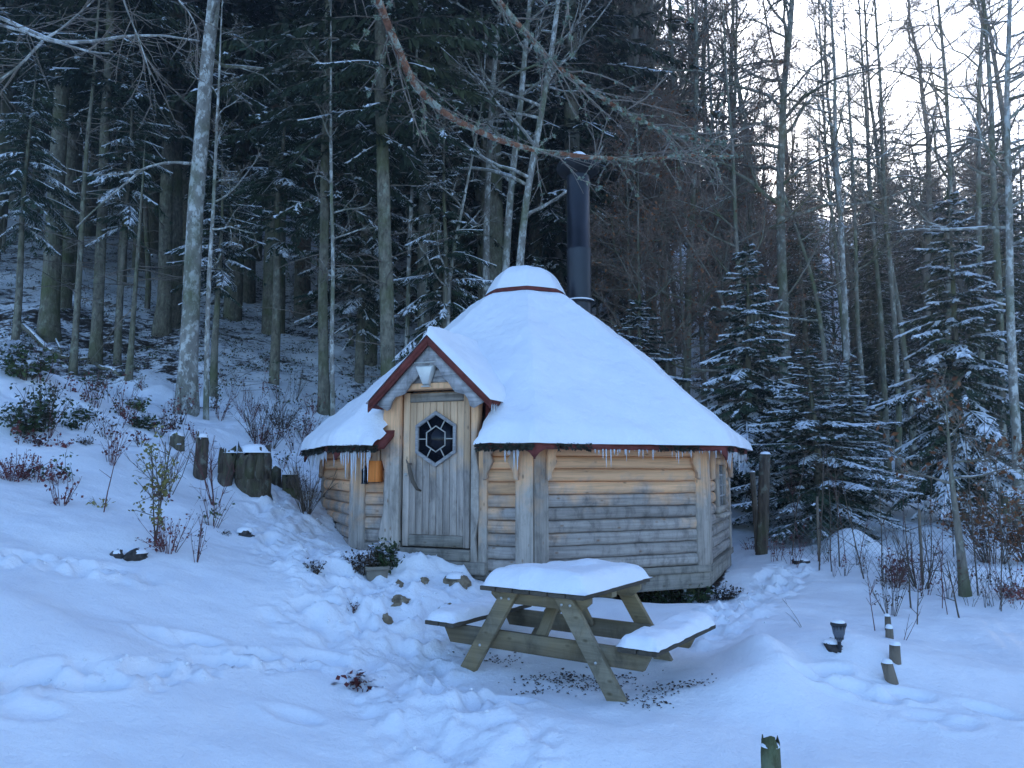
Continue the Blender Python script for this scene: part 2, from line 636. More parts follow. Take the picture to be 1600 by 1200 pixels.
# wooded hillside behind
cp(700, 560, 18.5); cp(900, 600, 17.0); cp(1050, 600, 19.0); cp(700, 440, 28.0); cp(950, 460, 28.0)
cp(700, 300, 46.0); cp(1000, 330, 46.0); cp(300, 400, 30.0); cp(200, 250, 46.0); cp(-300, 300, 40)
cp(1350, 480, 42.0); cp(1600, 520, 40.0); cp(1400, 380, 62.0); cp(1700, 400, 60.0)
cp(700, 240, 62); cp(1050, 270, 62); cp(200, 200, 62)
cz(-70, 80, 40); cz(0, 95, 38); cz(60, 90, 27); cz(-70, 30, 22); cz(-40, 110, 42); cz(40, 130, 32)
cz(60, 30, 3); cz(60, 0, -1); cz(-50, 0, 12); cz(0, 140, 38); cz(-90, 130, 42); cz(100, 130, 32); cz(100, 40, 6)
_CP = np.array(_CP)


def _U(r2):
    return r2 * np.log(r2 + 1e-9)


def _tps_fit(P, lam=0.6):
    n = len(P)
    d2 = ((P[:, None, :2] - P[None, :, :2]) ** 2).sum(-1)
    K = _U(d2) + lam * np.eye(n)
    Q = np.hstack([np.ones((n, 1)), P[:, :2]])
    A = np.zeros((n + 3, n + 3))
    A[:n, :n] = K
    A[:n, n:] = Q
    A[n:, :n] = Q.T
    return np.linalg.solve(A, np.concatenate([P[:, 2], np.zeros(3)]))


_TW = _tps_fit(_CP)


def tps(x, y):
    x = np.asarray(x, float)
    y = np.asarray(y, float)
    sh = x.shape
    x = x.ravel()
    y = y.ravel()
    r = np.empty(len(x))
    for s in range(0, len(x), 40000):
        e = slice(s, s + 40000)
        d2 = (x[e, None] - _CP[None, :, 0]) ** 2 + (y[e, None] - _CP[None, :, 1]) ** 2
        r[e] = _U(d2) @ _TW[:-3] + _TW[-3] + _TW[-2] * x[e] + _TW[-1] * y[e]
    return r.reshape(sh)


def ground_at(px, py, ymin=2.0, ymax=90.0):
    """first point where the line of sight through a pixel meets the smooth terrain"""
    d = ray(px, py)
    Y = np.geomspace(ymin, ymax, 900)
    t = Y / d[1]
    z = CAM_Z + d[2] * t
    h = tps(d[0] * t, Y) - z
    k = np.argmax(h > 0)
    if h[k] <= 0:
        k = len(Y) - 1
    return np.array([d[0] * t[k], Y[k], z[k]])


def gz(x, y):
    return float(tps(np.array([x]), np.array([y]))[0])


# bumps: (px, py, radius_x, radius_y, height) on the snow
_BUMPS = []
for px, py, rx, ry, h in [
        (1195, 1045, 0.17, 0.34, 0.17), (1180, 1085, 0.28, 0.25, 0.10), (1310, 1020, 0.42, 0.34, 0.10), (1285, 985, .5, .4, .07),
        (490, 925, 0.34, 0.26, 0.14), (540, 905, 0.36, 0.26, 0.13), (615, 905, 0.42, 0.24, 0.13), (690, 905, 0.34, 0.18, 0.12),
        (590, 960, 0.4, 0.3, 0.07), (660, 950, 0.35, 0.28, 0.08), (500, 965, 0.4, 0.25, 0.07),
        (330, 900, 0.9, 0.35, 0.10), (420, 965, 0.8, 0.3, 0.08), (250, 960, 1.0, 0.4, 0.07), (120, 1010, 0.9, 0.35, 0.06),
        (430, 860, 0.4, 0.4, 0.08), (1330, 862, 0.35, 0.3, 0.28), (1490, 905, 0.6, 0.3, .10), (1570, 940, .5, .3, .08),
        (1160, 900, .5, .4, .06), (1500, 1040, .8, .4, .06), (700, 1100, .35, .3, .07), (760, 1150, .5, .3, .06), (860, 1165, .5, .25, .06)]:
    g = ground_at(px, py)
    _BUMPS.append((g[0], g[1], rx, ry, h))
# table hollow
_BUMPS.append((0.45, 5.3, 0.75, 0.6, -0.05))
# hollow below the raised floor at the hut's right front
_BUMPS.append((1.35, 7.6, 0.85, 0.38, -0.17))

# trodden places: polylines in picture pixels -> ground
_PATHS = []
for pts, w in [([(760, 1195), (690, 1140), (640, 1070), (590, 1000), (520, 940), (470, 890), (450, 830), (455, 770)], 0.42),
               ([(590, 1000), (640, 950), (690, 915)], 0.4), ([(500, 1000), (640, 1000), (700, 980)], 0.4),
               ([(1090, 1000), (1150, 960), (1190, 930), (1240, 890)], 0.25),
               ([(0, 1085), (120, 1070), (230, 1075), (330, 1050), (480, 1040), (560, 1050)], 0.14),
               ([(30, 890), (130, 905), (200, 930)], 0.16)]:
    _PATHS.append((np.array([ground_at(*p)[:2] for p in pts]), w))

_PITS = []
_prng = random.Random(5)
for P, w in _PATHS:
    for a, b in zip(P[:-1], P[1:]):
        L = np.linalg.norm(b - a)
        for k in range(max(1, int(L / 0.26))):
            q = a + (b - a) * (k + _prng.random() * .6) / max(1, L / 0.26)
            n = np.array([-(b - a)[1], (b - a)[0]]) / (L + 1e-6)
            q = q + n * (_prng.choice([-1, 1]) * w * _prng.uniform(.15, .7))
            ang = math.atan2((b - a)[1], (b - a)[0]) + _prng.uniform(-.4, .4)
            _PITS.append((q[0], q[1], ang, _prng.uniform(.10, .15), _prng.uniform(.05, .07), _prng.uniform(.04, .08)))
for px, py, d in [(250, 1012, .05), (620, 985, .05), (300, 1015, .05), (460, 1120, .03), (1270, 1075, .05), (1330, 1080, .06), (1370, 1090, .05), (1420, 1085, .04),
                  (1300, 1060, .05), (790, 1105, .05), (740, 1130, .05), (40, 1120, .03), (1130, 965, .05), (1170, 945, .05), (1100, 985, .05),
                  (1550, 1110, .04), (1500, 1130, .03), (1450, 1120, .03)]:
    g = ground_at(px, py)
    _PITS.append((g[0], g[1], _prng.uniform(-.5, .5), .13, .06, d))


def path_mask(x, y):
    m = np.zeros_like(x)
    for P, w in _PATHS:
        for a, b in zip(P[:-1], P[1:]):
            ab = b - a
            t = np.clip(((x - a[0]) * ab[0] + (y - a[1]) * ab[1]) / (ab @ ab), 0, 1)
            d = np.hypot(x - a[0] - t * ab[0], y - a[1] - t * ab[1])
            m = np.maximum(m, 1 - sstep(w * .6, w * 1.3, d))
    return m


def forest_mask(x, y):
    """0 on the open snow, 1 under the trees"""
    edge = np.where(x < 0.2, 11.2 + 0.16 * (x + 6), 12.2 + 0.18 * np.abs(x - 4))
    edge = edge + 1.2 * fbm(x * .35, y * .35, 77, 3)
    return sstep(0.0, 2.5, y - edge)


def detail(x, y):
    fm = forest_mask(x, y)
    near = np.exp(-np.maximum(0, y - 10) / 14)
    h = 0.11 * fbm(x * .55, y * .7, 3, 3) * near + 0.03 * fbm(x * 1.6, y * 2.2, 5, 3) * near
    # wind ripples on the left bank and on the right
    h = h + 0.012 * np.sin((y * 5.2 + x * 1.6 + 3.0 * fbm(x * .8, y * .8, 9, 2))) * sstep(-1.0, -3.0, x) * near
    h = h + 0.008 * np.sin((y * 6.0 - x * 2.0 + 3.0 * fbm(x * .8, y * .8, 19, 2))) * sstep(2.0, 4.0, x) * near
    h = h + fm * (0.28 * fbm(x * .5, y * .5, 31, 4) + 0.10 * fbm(x * 2.1, y * 2.1, 33, 3))
    # rough plants under the snow on the upper left bank
    bm = sstep(-1.2, -2.2, x) * sstep(7.6, 9.0, y) * (1 - sstep(14, 17, y))
    h = h + bm * (0.12 * fbm(x * 1.7, y * 1.7, 41, 3) + .07 * np.abs(fbm(x * 4, y * 4, 47, 2)))
    for bx, by, rx, ry, hh in _BUMPS:
        h = h + hh * np.exp(-((x - bx) / rx) ** 2 - ((y - by) / ry) ** 2)
    pm = path_mask(x, y)
    lum = fbm(x * 6.5, y * 6.5, 61, 3)
    h = h + pm * (0.075 * lum - 0.03 + .042 * np.abs(fbm(x * 9, y * 9, 63, 3)) + .030 * fbm(x * 19, y * 19, 67, 2))
    near2 = sstep(9, 6, y)
    h = h + near2 * .010 * fbm(x * 5.5, y * 5.5, 69, 3) * (.4 + np.clip(fbm(x * .9, y * .9, 70, 2) + .4, 0, 1.5))
    # lumpy stones in front of the door
    dm = np.exp(-((x + 0.75) / 0.9) ** 2 - ((y - 6.3) / 0.55) ** 2)
    h = h + dm * (0.16 * np.abs(fbm(x * 2.6, y * 2.6, 71, 3)) + .04 * fbm(x * 7, y * 7, 73, 2))
    for qx, qy, an, la, lb, dp in _PITS:
        sel = (np.abs(x - qx) < .5) & (np.abs(y - qy) < .5)
        if sel.any():
            dx = x[sel] - qx
            dy = y[sel] - qy
            u = dx * math.cos(an) + dy * math.sin(an)
            v = -dx * math.sin(an) + dy * math.cos(an)
            r2 = (u / la) ** 2 + (v / lb) ** 2
            h[sel] += -dp * np.exp(-r2 ** 2) + dp * .35 * np.exp(-((np.sqrt(r2) - 1.5) / .35) ** 2)
    return h


def height(x, y):
    x = np.atleast_1d(np.asarray(x, float))
    y = np.atleast_1d(np.asarray(y, float))
    return tps(x, y) + detail(x, y)


def hz(x, y):
    return float(height([x], [y])[0])


def on_ground(px, py, ymin=2.0, ymax=90.0):
    d = ray(px, py)
    Y = np.geomspace(ymin, ymax, 1000)
    t = Y / d[1]
    h = height(d[0] * t, Y) - (CAM_Z + d[2] * t)
    k = int(np.argmax(h > 0))
    if h[k] <= 0:
        return np.append(ground_at(px, py, ymin, ymax)[:2], hz(*ground_at(px, py, ymin, ymax)[:2]))
    if k:
        f = h[k - 1] / (h[k - 1] - h[k])
        y = Y[k - 1] + f * (Y[k] - Y[k - 1])
    else:
        y = Y[0]
    x = d[0] * y / d[1]
    return np.array([x, y, hz(x, y)])


def ground_material():
    m, nt, b = new_mat('ground_snow')
    N = NT(nt)
    c = N.world()
    attr = N.n('ShaderNodeAttribute', attribute_type='GEOMETRY', attribute_name='litter')
    f = N.noise(c, 2.0, 5)
    snow = N.ramp(f, [(0.3, (0.85, 0.87, 0.91)), (0.7, (0.92, 0.93, 0.95))])
    # forest litter showing through thin snow
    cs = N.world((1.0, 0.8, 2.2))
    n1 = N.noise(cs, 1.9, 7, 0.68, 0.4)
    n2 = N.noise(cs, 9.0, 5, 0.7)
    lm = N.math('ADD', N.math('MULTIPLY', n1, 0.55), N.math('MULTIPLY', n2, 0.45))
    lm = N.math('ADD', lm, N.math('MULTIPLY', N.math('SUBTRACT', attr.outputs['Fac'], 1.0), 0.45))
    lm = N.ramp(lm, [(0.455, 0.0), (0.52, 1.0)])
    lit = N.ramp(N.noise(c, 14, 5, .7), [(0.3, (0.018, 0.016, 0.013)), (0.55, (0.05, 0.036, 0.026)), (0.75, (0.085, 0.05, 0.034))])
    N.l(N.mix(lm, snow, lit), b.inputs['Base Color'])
    b.inputs['Roughness'].default_value = 0.6
    b.inputs['Specular IOR Level'].default_value = 0.2
    h1 = N.bump(N.noise(c, 7, 7, 0.68), 0.5, 0.05)
    h2 = N.bump(N.noise(c, 38, 5, 0.7), 0.5, 0.012, h1)
    h3 = N.bump(N.noise(c, 150, 2, 0.6), 0.4, 0.004, h2)
    N.l(h3, b.inputs['Normal'])
    return m


def build_ground():
    nu, nv = 620, 520
    v = np.linspace(0, 1, nv)
    Y = -9 + 0.0 * v
    # dense between y = 3 and 12, then wider and wider
    t = np.concatenate([np.linspace(-12, 2.6, 24, endpoint=False), np.linspace(2.6, 12.0, 430, endpoint=False),
                        12.0 * np.power(170 / 12.0, np.linspace(0, 1, 196))])
    Y = t
    u = np.linspace(-1, 1, nu)
    u = 0.72 * u + 0.28 * u ** 3
    W = np.where(Y < 3, 9.5, 9.5 + (Y - 3) * 1.02)
    X = u[None, :] * W[:, None] + 0.0
    YY = np.broadcast_to(Y[:, None], X.shape).copy()
    Z = height(X.ravel(), YY.ravel()).reshape(X.shape)
    V = np.stack([X, YY, Z], -1).reshape(-1, 3)
    i = np.arange(len(Y) - 1)[:, None] * nu
    j = np.arange(nu - 1)[None, :]
    q = np.stack([i + j, i + j + 1, i + nu + j + 1, i + nu + j], -1).reshape(-1, 4)
    mb = MB()
    mb.add(V, q=q)
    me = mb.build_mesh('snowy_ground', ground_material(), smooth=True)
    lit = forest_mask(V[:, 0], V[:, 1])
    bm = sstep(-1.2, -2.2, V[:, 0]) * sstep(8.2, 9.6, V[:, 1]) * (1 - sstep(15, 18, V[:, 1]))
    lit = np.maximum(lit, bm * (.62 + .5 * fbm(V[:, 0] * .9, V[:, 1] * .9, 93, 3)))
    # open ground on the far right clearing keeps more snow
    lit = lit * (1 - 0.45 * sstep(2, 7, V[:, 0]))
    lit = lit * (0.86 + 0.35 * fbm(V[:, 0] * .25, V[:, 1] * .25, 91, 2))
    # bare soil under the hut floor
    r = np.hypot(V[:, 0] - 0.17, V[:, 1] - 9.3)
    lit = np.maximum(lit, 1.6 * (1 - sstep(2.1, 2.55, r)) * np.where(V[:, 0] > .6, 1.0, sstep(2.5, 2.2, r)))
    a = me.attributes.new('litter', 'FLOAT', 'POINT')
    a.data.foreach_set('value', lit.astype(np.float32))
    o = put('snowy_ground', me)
    kind(o, 'structure')
    return o


build_ground()
# ================================================================= the hut
HC = (0.17, 9.3, 0.48)
HUT_R = 2.4
AP = HUT_R * math.cos(PI / 8)
SIDE = 2 * HUT_R * math.sin(PI / 8)
DEL = RAD(0.5)
hut = thing('grill_hut', 'octagonal log hut with thick snow on its roof, wooden door and black stove pipe', 'hut', HC, DEL)


def phi(k):
    return (k + 0.5) * PI / 4


def floc(k, x, y, z):
    a = phi(k)
    return (x * math.cos(a) - y * math.sin(a), x * math.sin(a) + y * math.cos(a), z)


LOGH = 0.1145
_logcache = {}


def log_mesh(L):
    key = round(L, 3)
    if key not in _logcache:
        pr = []
        n = 10
        for i in range(n + 1):
            a = -PI / 2 + PI * i / n
            zz = 0.5 * LOGH * math.sin(a)
            yy = -0.054 * math.cos(a) ** 0.62 if 0 < i < n else 0.0
            pr.append((yy, zz))
        pr = np.array(pr)
        nx = max(2, int(L / 0.12))
        xs = np.linspace(-L / 2, L / 2, nx + 1)
        rr = random.Random(int(key * 1000))
        V = []
        for x in xs:
            wz = rr.uniform(-.0022, .0022)
            wy = rr.uniform(-.0025, .0025)
            V.append(np.stack([np.full(len(pr), x), pr[:, 0] * (1 + 8 * wy) + wy, pr[:, 1] + wz], 1))
        V = np.array(V).reshape(-1, 3)
        m = len(pr)
        q = [(i * m + j, (i + 1) * m + j, (i + 1) * m + j + 1, i * m + j + 1) for i in range(nx) for j in range(m - 1)]
        mb = MB()
        mb.add(V, q=q, g=[list(range(m))[::-1], list(range(nx * m, nx * m + m))])
        _logcache[key] = mb.build_mesh('log', M['log'], smooth=True)
    return _logcache[key]


_hr = random.Random(11)


def put_log(k, x0, x1, row, zbase=0.215, wshift=0.0):
    L = x1 - x0
    o = put('log', log_mesh(L), hut, floc(k, (x0 + x1) / 2, -AP + 0.01, zbase + (row + .5) * LOGH), phi(k))
    o['weather'] = wshift + _hr.uniform(-.28, .28)
    return o


def wood_box(name, k, x0, x1, y0, y1, z0, z1, mat, weather=0.0, bv=0.005, parent=None):
    """a board on facet k; y measured outwards from the wall plane"""
    mb = MB()
    mb.box((0, 0, 0), (x1 - x0, y1 - y0, z1 - z0))
    o = mb.build(name, M[mat], parent or hut, floc(k, (x0 + x1) / 2, -AP - (y0 + y1) / 2, (z0 + z1) / 2), phi(k))
    o['weather'] = weather
    bevel(o, bv, 2)
    return o


S2 = SIDE / 2
for k in range(-4, 4):
    wk = {0: 0.15, -1: -0.1, 1: 0.1, -2: -0.25}.get(k, 0.0)
    if k == -1:
        for r in range(10):
            put_log(k, -0.80, -0.595, r, wshift=wk - .1)
            put_log(k, 0.485, 0.772, r, wshift=wk - .05)
    elif k == 1:
        for r in range(10):
            zc = 0.215 + (r + .5) * LOGH
            if zc + LOGH / 2 > 0.69 and zc - LOGH / 2 < 1.25:
                put_log(k, -S2 + 0.12, -0.37, r, wshift=wk)
                put_log(k, 0.31, S2 - 0.12, r, wshift=wk)
            else:
                put_log(k, -S2 + 0.12, S2 - 0.12, r, wshift=wk)
    else:
        for r in range(10):
            put_log(k, -S2 + 0.12, S2 - 0.12, r, wshift=wk)
    for s in (-1, 1):                                     # corner posts
        w0 = .125 if k != -1 else (.155 if s > 0 else .12)
        x1 = s * (S2 + 0.012)
        x0 = s * (S2 - w0)
        wood_box('corner_post', k, min(x0, x1), max(x0, x1), -0.03, 0.052, 0.19, 1.40, 'post_wood', _hr.uniform(-.3, .2))
    wood_box('skirt_board', k, -S2 - .016, S2 + .016, -.02, 0.036, 0.0, 0.148, 'skirt_wood', .4 if k == 0 else 0)
    wood_box('base_rail', k, -S2 - .020, S2 + .020, -.03, 0.064, 0.1505, 0.2145, 'skirt_wood', .3)
    wood_box('wall_plate', k, -S2, S2, -.06, 0.02, 1.362, 1.44, 'log', -1.0)

# inner shell, dark, so that nothing shows through the joints
mb = MB()
ring = lambda r, z: np.array([(r * math.sin(j * PI / 4), -r * math.cos(j * PI / 4), z) for j in range(8)])
mb.add(np.vstack([ring(HUT_R - .06, 0.05), ring(HUT_R - .06, 1.42)]), q=[(j, (j + 1) % 8, 8 + (j + 1) % 8, 8 + j) for j in range(8)], g=[list(range(8))])
mb.build('inner_wall', M['inner_dark'], hut)

# short pillars under the floor
for k in range(8):
    a = k * PI / 4
    mb = MB()
    mb.tube([(0, 0, -.6), (0, 0, 0.03)], 0.07, 10)
    mb.build('foundation_post', M['moss_wood'], hut, (2.2 * math.sin(a), -2.2 * math.cos(a), 0), smooth=False)

# wavy brackets under the eaves
def bracket_outline(w=0.11, h=0.33):
    L = [(0, 0), (w, 0), (w * 1.0, -.03), (w * .66, -.10), (w * .82, -.16), (w * .55, -.22), (w * .30, -.27), (w * .36, -.31), (0.0, -h)]
    return L


def bracket(k, x, s, z=1.36):
    mb = MB()
    out = [(px_ * s, pz) for px_, pz in bracket_outline()]
    mb.prism(out, 0.05, off=-0.025)
    o = mb.build('bracket', M['post_wood'], hut, floc(k, x, -AP - 0.075, z), phi(k))
    o['weather'] = .15
    bevel(o, 0.004, 1)


for k in (-2, -1, 0, 1):
    if k != -1:
        bracket(k, -S2 + .10, 1)
        bracket(k, S2 - .10, -1)
bracket(-1, -.62, -1, 1.36)
bracket(-1, .47, 1, 1.36)
bracket(-1, .80, -1, 1.36)

# ---- doorway
def wavy_board(name, k, x0, x1, z0, z1, y0, y1, mat, side, weather, seed, amp=.022, parent=None, wave=7.0):
    rr = random.Random(seed)
    n = 18
    ph = rr.uniform(0, 6)
    zz = np.linspace(z0, z1, n)
    off = amp * (np.sin(zz * wave + ph) + .5 * np.sin(zz * wave * 2.3 + ph * 2)) + np.array([rr.uniform(-.005, .005) for _ in range(n)])
    le = np.full(n, x0)
    re = np.full(n, x1)
    if side < 0:
        le = le + off
    else:
        re = re + off
    out = [(a, b) for a, b in zip(le, zz)] + [(a, b) for a, b in zip(re[::-1], zz[::-1])]
    mb = MB()
    mb.prism(out, y1 - y0, off=0)
    o = mb.build(name, M[mat], parent or hut, floc(k, 0, -AP - y1, 0), phi(k))
    o['weather'] = weather
    bevel(o, .004, 1)
    return o


DX0, DX1, DZ0, DZ1 = -0.395, 0.325, 0.41, 1.86
DXC = (DX0 + DX1) / 2
wavy_board('door_jamb', -1, -0.585, DX0 - .012, 0.20, 1.95, -0.02, 0.085, 'post_wood', -1, .55, 3)
wavy_board('door_jamb', -1, DX1 + .012, 0.405, 0.20, 1.92, -0.02, 0.075, 'post_wood', 1, .55, 4, .016)
wood_box('door_post', -1, .408, .492, -.02, .06, .16, 1.40, 'post_wood', -.35)
wood_box('door_lintel', -1, DX0 - .06, DX1 + .06, -.02, .165, DZ1 + .012, DZ1 + .068, 'post_wood', -.6)
wood_box('door_sill', -1, DX0 - .01, DX1 + .01, -.02, .095, 0.305, DZ0 - .006, 'skirt_wood', .2)
wood_box('door_step', -1, -.62, .50, -.02, .125, 0.196, 0.301, 'skirt_wood', .5)
# the door: a slab; on it stiles, rails, planks and the six-sided window
mb = MB()
mb.box((0, 0, 0), (DX1 - DX0 - .01, .03, DZ1 - DZ0 - .01))
door = mb.build('door', M['door_wood'], hut, floc(-1, DXC, -AP - .012, (DZ0 + DZ1) / 2), phi(-1))


def dpart(name, mb, mat, weather=0.0, bv=.004, smooth=False):
    o = mb.build(name, M[mat], door, (0, 0, 0), smooth=smooth)
    o['weather'] = weather
    if bv:
        bevel(o, bv, 1)
    return o


DW, DH = DX1 - DX0, DZ1 - DZ0
WX, WZ = 0.0, 1.412 - (DZ0 + DZ1) / 2


def hexpts(r, sq=0.93):
    return [(WX + r * sq * math.sin(a), WZ + r * math.cos(a)) for a in [j * PI / 3 for j in range(6)]]


HR = 0.262
# planks: between the stiles, cut round the window so that the glass stays open
PX0, PX1, PZ0, PZ1 = -DW / 2 + .075, DW / 2 - .075, -DH / 2 + .115, DH / 2 - .10
NP = 8


def clip_hex_z(x):
    """the z interval that the window takes out at abscissa x"""
    hw = HR * .93 * math.sin(PI / 3) - .01
    if abs(x - WX) >= hw:
        return None
    zt = (HR - .012) - abs(x - WX) / (HR * .93 * math.sin(PI / 3)) * (HR * .5)
    return WZ - zt, WZ + zt


for i in range(NP):
    a = PX0 + (PX1 - PX0) * i / NP + .0018
    b = PX0 + (PX1 - PX0) * (i + 1) / NP - .0018
    mb = MB()
    ca, cm, cb = clip_hex_z(a), clip_hex_z((a + b) / 2), clip_hex_z(b)
    if ca is None and cb is None:
        mb.prism([(a, PZ0), (b, PZ0), (b, PZ1), (a, PZ1)], .012, off=-.028)
    else:
        m0 = (WZ, WZ)
        ca = ca or m0
        cb = cb or m0
        mids_lo = [((a + b) / 2, cm[0])] if cm and a < WX < b else []
        mids_hi = [((a + b) / 2, cm[1])] if cm and a < WX < b else []
        mb.prism([(a, PZ0), (b, PZ0), (b, cb[0])] + mids_lo + [(a, ca[0])], .012, off=-.028)
        dpart('door_plank', mb, 'door_wood', _hr.uniform(-.1, .35), .003)
        mb = MB()
        mb.prism([(a, ca[1])] + mids_hi + [(b, cb[1]), (b, PZ1), (a, PZ1)], .012, off=-.028)
    dpart('door_plank', mb, 'door_wood', _hr.uniform(-.1, .35), .003)
for s in (-1, 1):
    mb = MB()
    mb.box((s * (DW / 2 - .043), -.024, 0), (.066, .026, DH - .012))
    dpart('door_stile', mb, 'door_wood', -.15)
for z, h, w in ((DH / 2 - .055, .084, -.5), (-DH / 2 + .062, .10, 0.1)):
    mb = MB()
    mb.box((0, -.023, z), (DW - .156, .024, h))
    dpart('door_rail', mb, 'skirt_wood', w)
# hexagonal frame
o_, i_ = hexpts(HR), hexpts(HR - .036)
mb = MB()
for j in range(6):
    j2 = (j + 1) % 6
    mb.prism([o_[j], o_[j2], i_[j2], i_[j]], .034, off=-.056)
dpart('window_frame', mb, 'gable_wood', .4, .003)
mb = MB()
mb.prism(hexpts(HR - .03), .006, off=-.030)
dpart('window_pane', mb, 'dark_glass', 0, 0)
r1, r2 = hexpts(.126), hexpts(.115)
mb = MB()
for j in range(6):
    j2 = (j + 1) % 6
    mb.prism([r1[j], r1[j2], r2[j2], r2[j]], .012, off=-.046)
dpart('muntin', mb, 'white_came', 0, 0)
for j in range(6):
    a = (j + .5) * PI / 3
    d = np.array([math.sin(a) * .93, math.cos(a)])
    d /= np.linalg.norm(d)
    n_ = np.array([d[1], -d[0]]) * .0045
    c0 = np.array([WX, WZ]) + d * .106
    c1 = np.array([WX, WZ]) + d * .198
    mb = MB()
    mb.prism([tuple(c0 - n_), tuple(c0 + n_), tuple(c1 + n_), tuple(c1 - n_)], .010, off=-.045)
    dpart('muntin', mb, 'white_came', 0, 0)
# driftwood handle and lock plate
mb = MB()
mb.tube([(-.262, -.045, .045), (-.258, -.085, .035), (-.235, -.098, -.04), (-.205, -.100, -.12), (-.165, -.088, -.19), (-.150, -.045, -.205)],
        [.012, .017, .021, .020, .014, .009], 9)
mb.tube([(-.245, -.09, .01), (-.268, -.10, .06), (-.285, -.09, .085)], [.011, .009, .004], 7)
dpart('handle', mb, 'drift', 0, 0, True)
mb = MB()
mb.tube([(-DW / 2 + .045, -.036, -.055), (-DW / 2 + .045, -.046, -.055)], [.016, .016], 14)
mb.tube([(-DW / 2 + .045, -.044, -.055), (-DW / 2 + .045, -.058, -.055)], [.009, .007], 12)
dpart('lock', mb, 'lamp_metal', 0, 0, False)

# ---- gable over the door
GX, GY = -0.03, 0.22
GA, GE, GW = 2.305, 1.735, 0.59      # apex, eave height, half width
slope = (GA - GE) / GW


def gable_boards():
    zs = [DZ1 + .07, 1.985, 2.075, 2.165, 2.30]
    for a, b in zip(zs[:-1], zs[1:]):
        wa = (GA - .02 - a) / slope - .02
        wb = max(.012, (GA - .02 - b) / slope - .02)
        mb = MB()
        mb.prism([(-wa, a + .003), (wa, a + .003), (wb, b), (-wb, b)], .02, off=0)
        o = mb.build('gable_board', M['gable_wood'], hut, floc(-1, GX, -AP - .14, 0), phi(-1))
        o['weather'] = .3
        bevel(o, .004, 1)


gable_boards()
# backing behind the boards
mb = MB()
wb_ = (GA - DZ1 - .075) / slope - .03
mb.prism([(-wb_, DZ1 + .075), (wb_, DZ1 + .075), (0, GA - .03)], .02, off=.0)
mb.build('gable_back', M['inner_dark'], hut, floc(-1, GX, -AP - .105, 0), phi(-1))
# wavy barge boards (pale) and red edge
for s in (-1, 1):
    nb = 16
    t = np.linspace(0, 1, nb)
    outer = [(s * (.0015 + (GW - .03) * q), GA - .025 - slope * (.0015 + (GW - .03) * q)) for q in t]
    wav = .105 + .016 * np.sin(t * 13 + 1.2) + .012 * np.sin(t * 23) + .035 * np.exp(-((t - .08) / .08) ** 2)
    inner = [(s * (.0015 + (GW - .03) * q) - s * w_ * .60 * min(1, q * 5), GA - .025 - slope * (.0015 + (GW - .03) * q) - w_ * (1 if q < .9 else 1 - (q - .9) * 7)) for q, w_ in zip(t, wav)]
    mb = MB()
    mb.prism(outer + inner[::-1], .028, off=0)
    o = mb.build('barge_board', M['gable_wood'], hut, floc(-1, GX, -AP - GY + .012, 0), phi(-1))
    o['weather'] = .1
    # roof slab of the gable, red shingle
    LB = 1.15
    n_ = np.array([s * slope, 0, 1.0])
    n_ /= np.linalg.norm(n_)
    th = .045
    V = []
    for yy in (-AP - GY - .035, -AP - GY + LB):
        for q in (-0.0, GW + .03):
            p = np.array([s * q, yy, GA - slope * q])
            V.append(p)
            V.append(p + np.array([0, 0, th * 1.3]))
    V = np.array(V) + np.array([GX, 0, 0])
    mb = MB()
    mb.add(V, q=[(0, 2, 3, 1), (4, 5, 7, 6), (0, 1, 5, 4), (2, 6, 7, 3), (0, 4, 6, 2), (1, 3, 7, 5)])
    mb.build('gable_roof', M['red_roof'], hut, (0, 0, 0), phi(-1))
    # red fascia in front
    mb = MB()
    f0, f1 = (0, GA + .045), (s * (GW + .045), GA + .045 - slope * (GW + .045))
    mb.prism([f0, f1, (f1[0], f1[1] - .072), (0, GA - .03)], .02, off=0)
    mb.build('gable_fascia', M['red_roof'], hut, floc(-1, GX, -AP - GY - .022, 0), phi(-1))
    # cheek beside the doorway
    mb = MB()
    mb.prism([(0, 1.38), (.52, 1.72), (.52, 1.80), (0, 1.80)], .02, off=0)
    o = mb.build('gable_cheek', M['red_roof'], hut, floc(-1, GX + s * .50, -AP, 0), phi(-1) + PI / 2)
# lamp of pale sheet metal on the gable
mb = MB()
mb.add([(-.108, 0, .11), (.108, 0, .105), (.035, 0, -.10), (-.035, 0, -.10), (-.085, -.075, .075), (.085, -.075, .07), (.028, -.045, -.082), (-.028, -.045, -.082)],
       q=[(4, 5, 6, 7), (0, 1, 5, 4), (1, 2, 6, 5), (2, 3, 7, 6), (3, 0, 4, 7), (0, 3, 2, 1)])
mb.box((0, -.03, .115), (.22, .07, .010))
mb.box((0, -.02, -.105), (.085, .045, .012))
o = mb.build('wall_lamp', M['lamp_metal'], hut, floc(-1, GX - .045, -AP - .162, 2.0), phi(-1))
bevel(o, .004, 1)

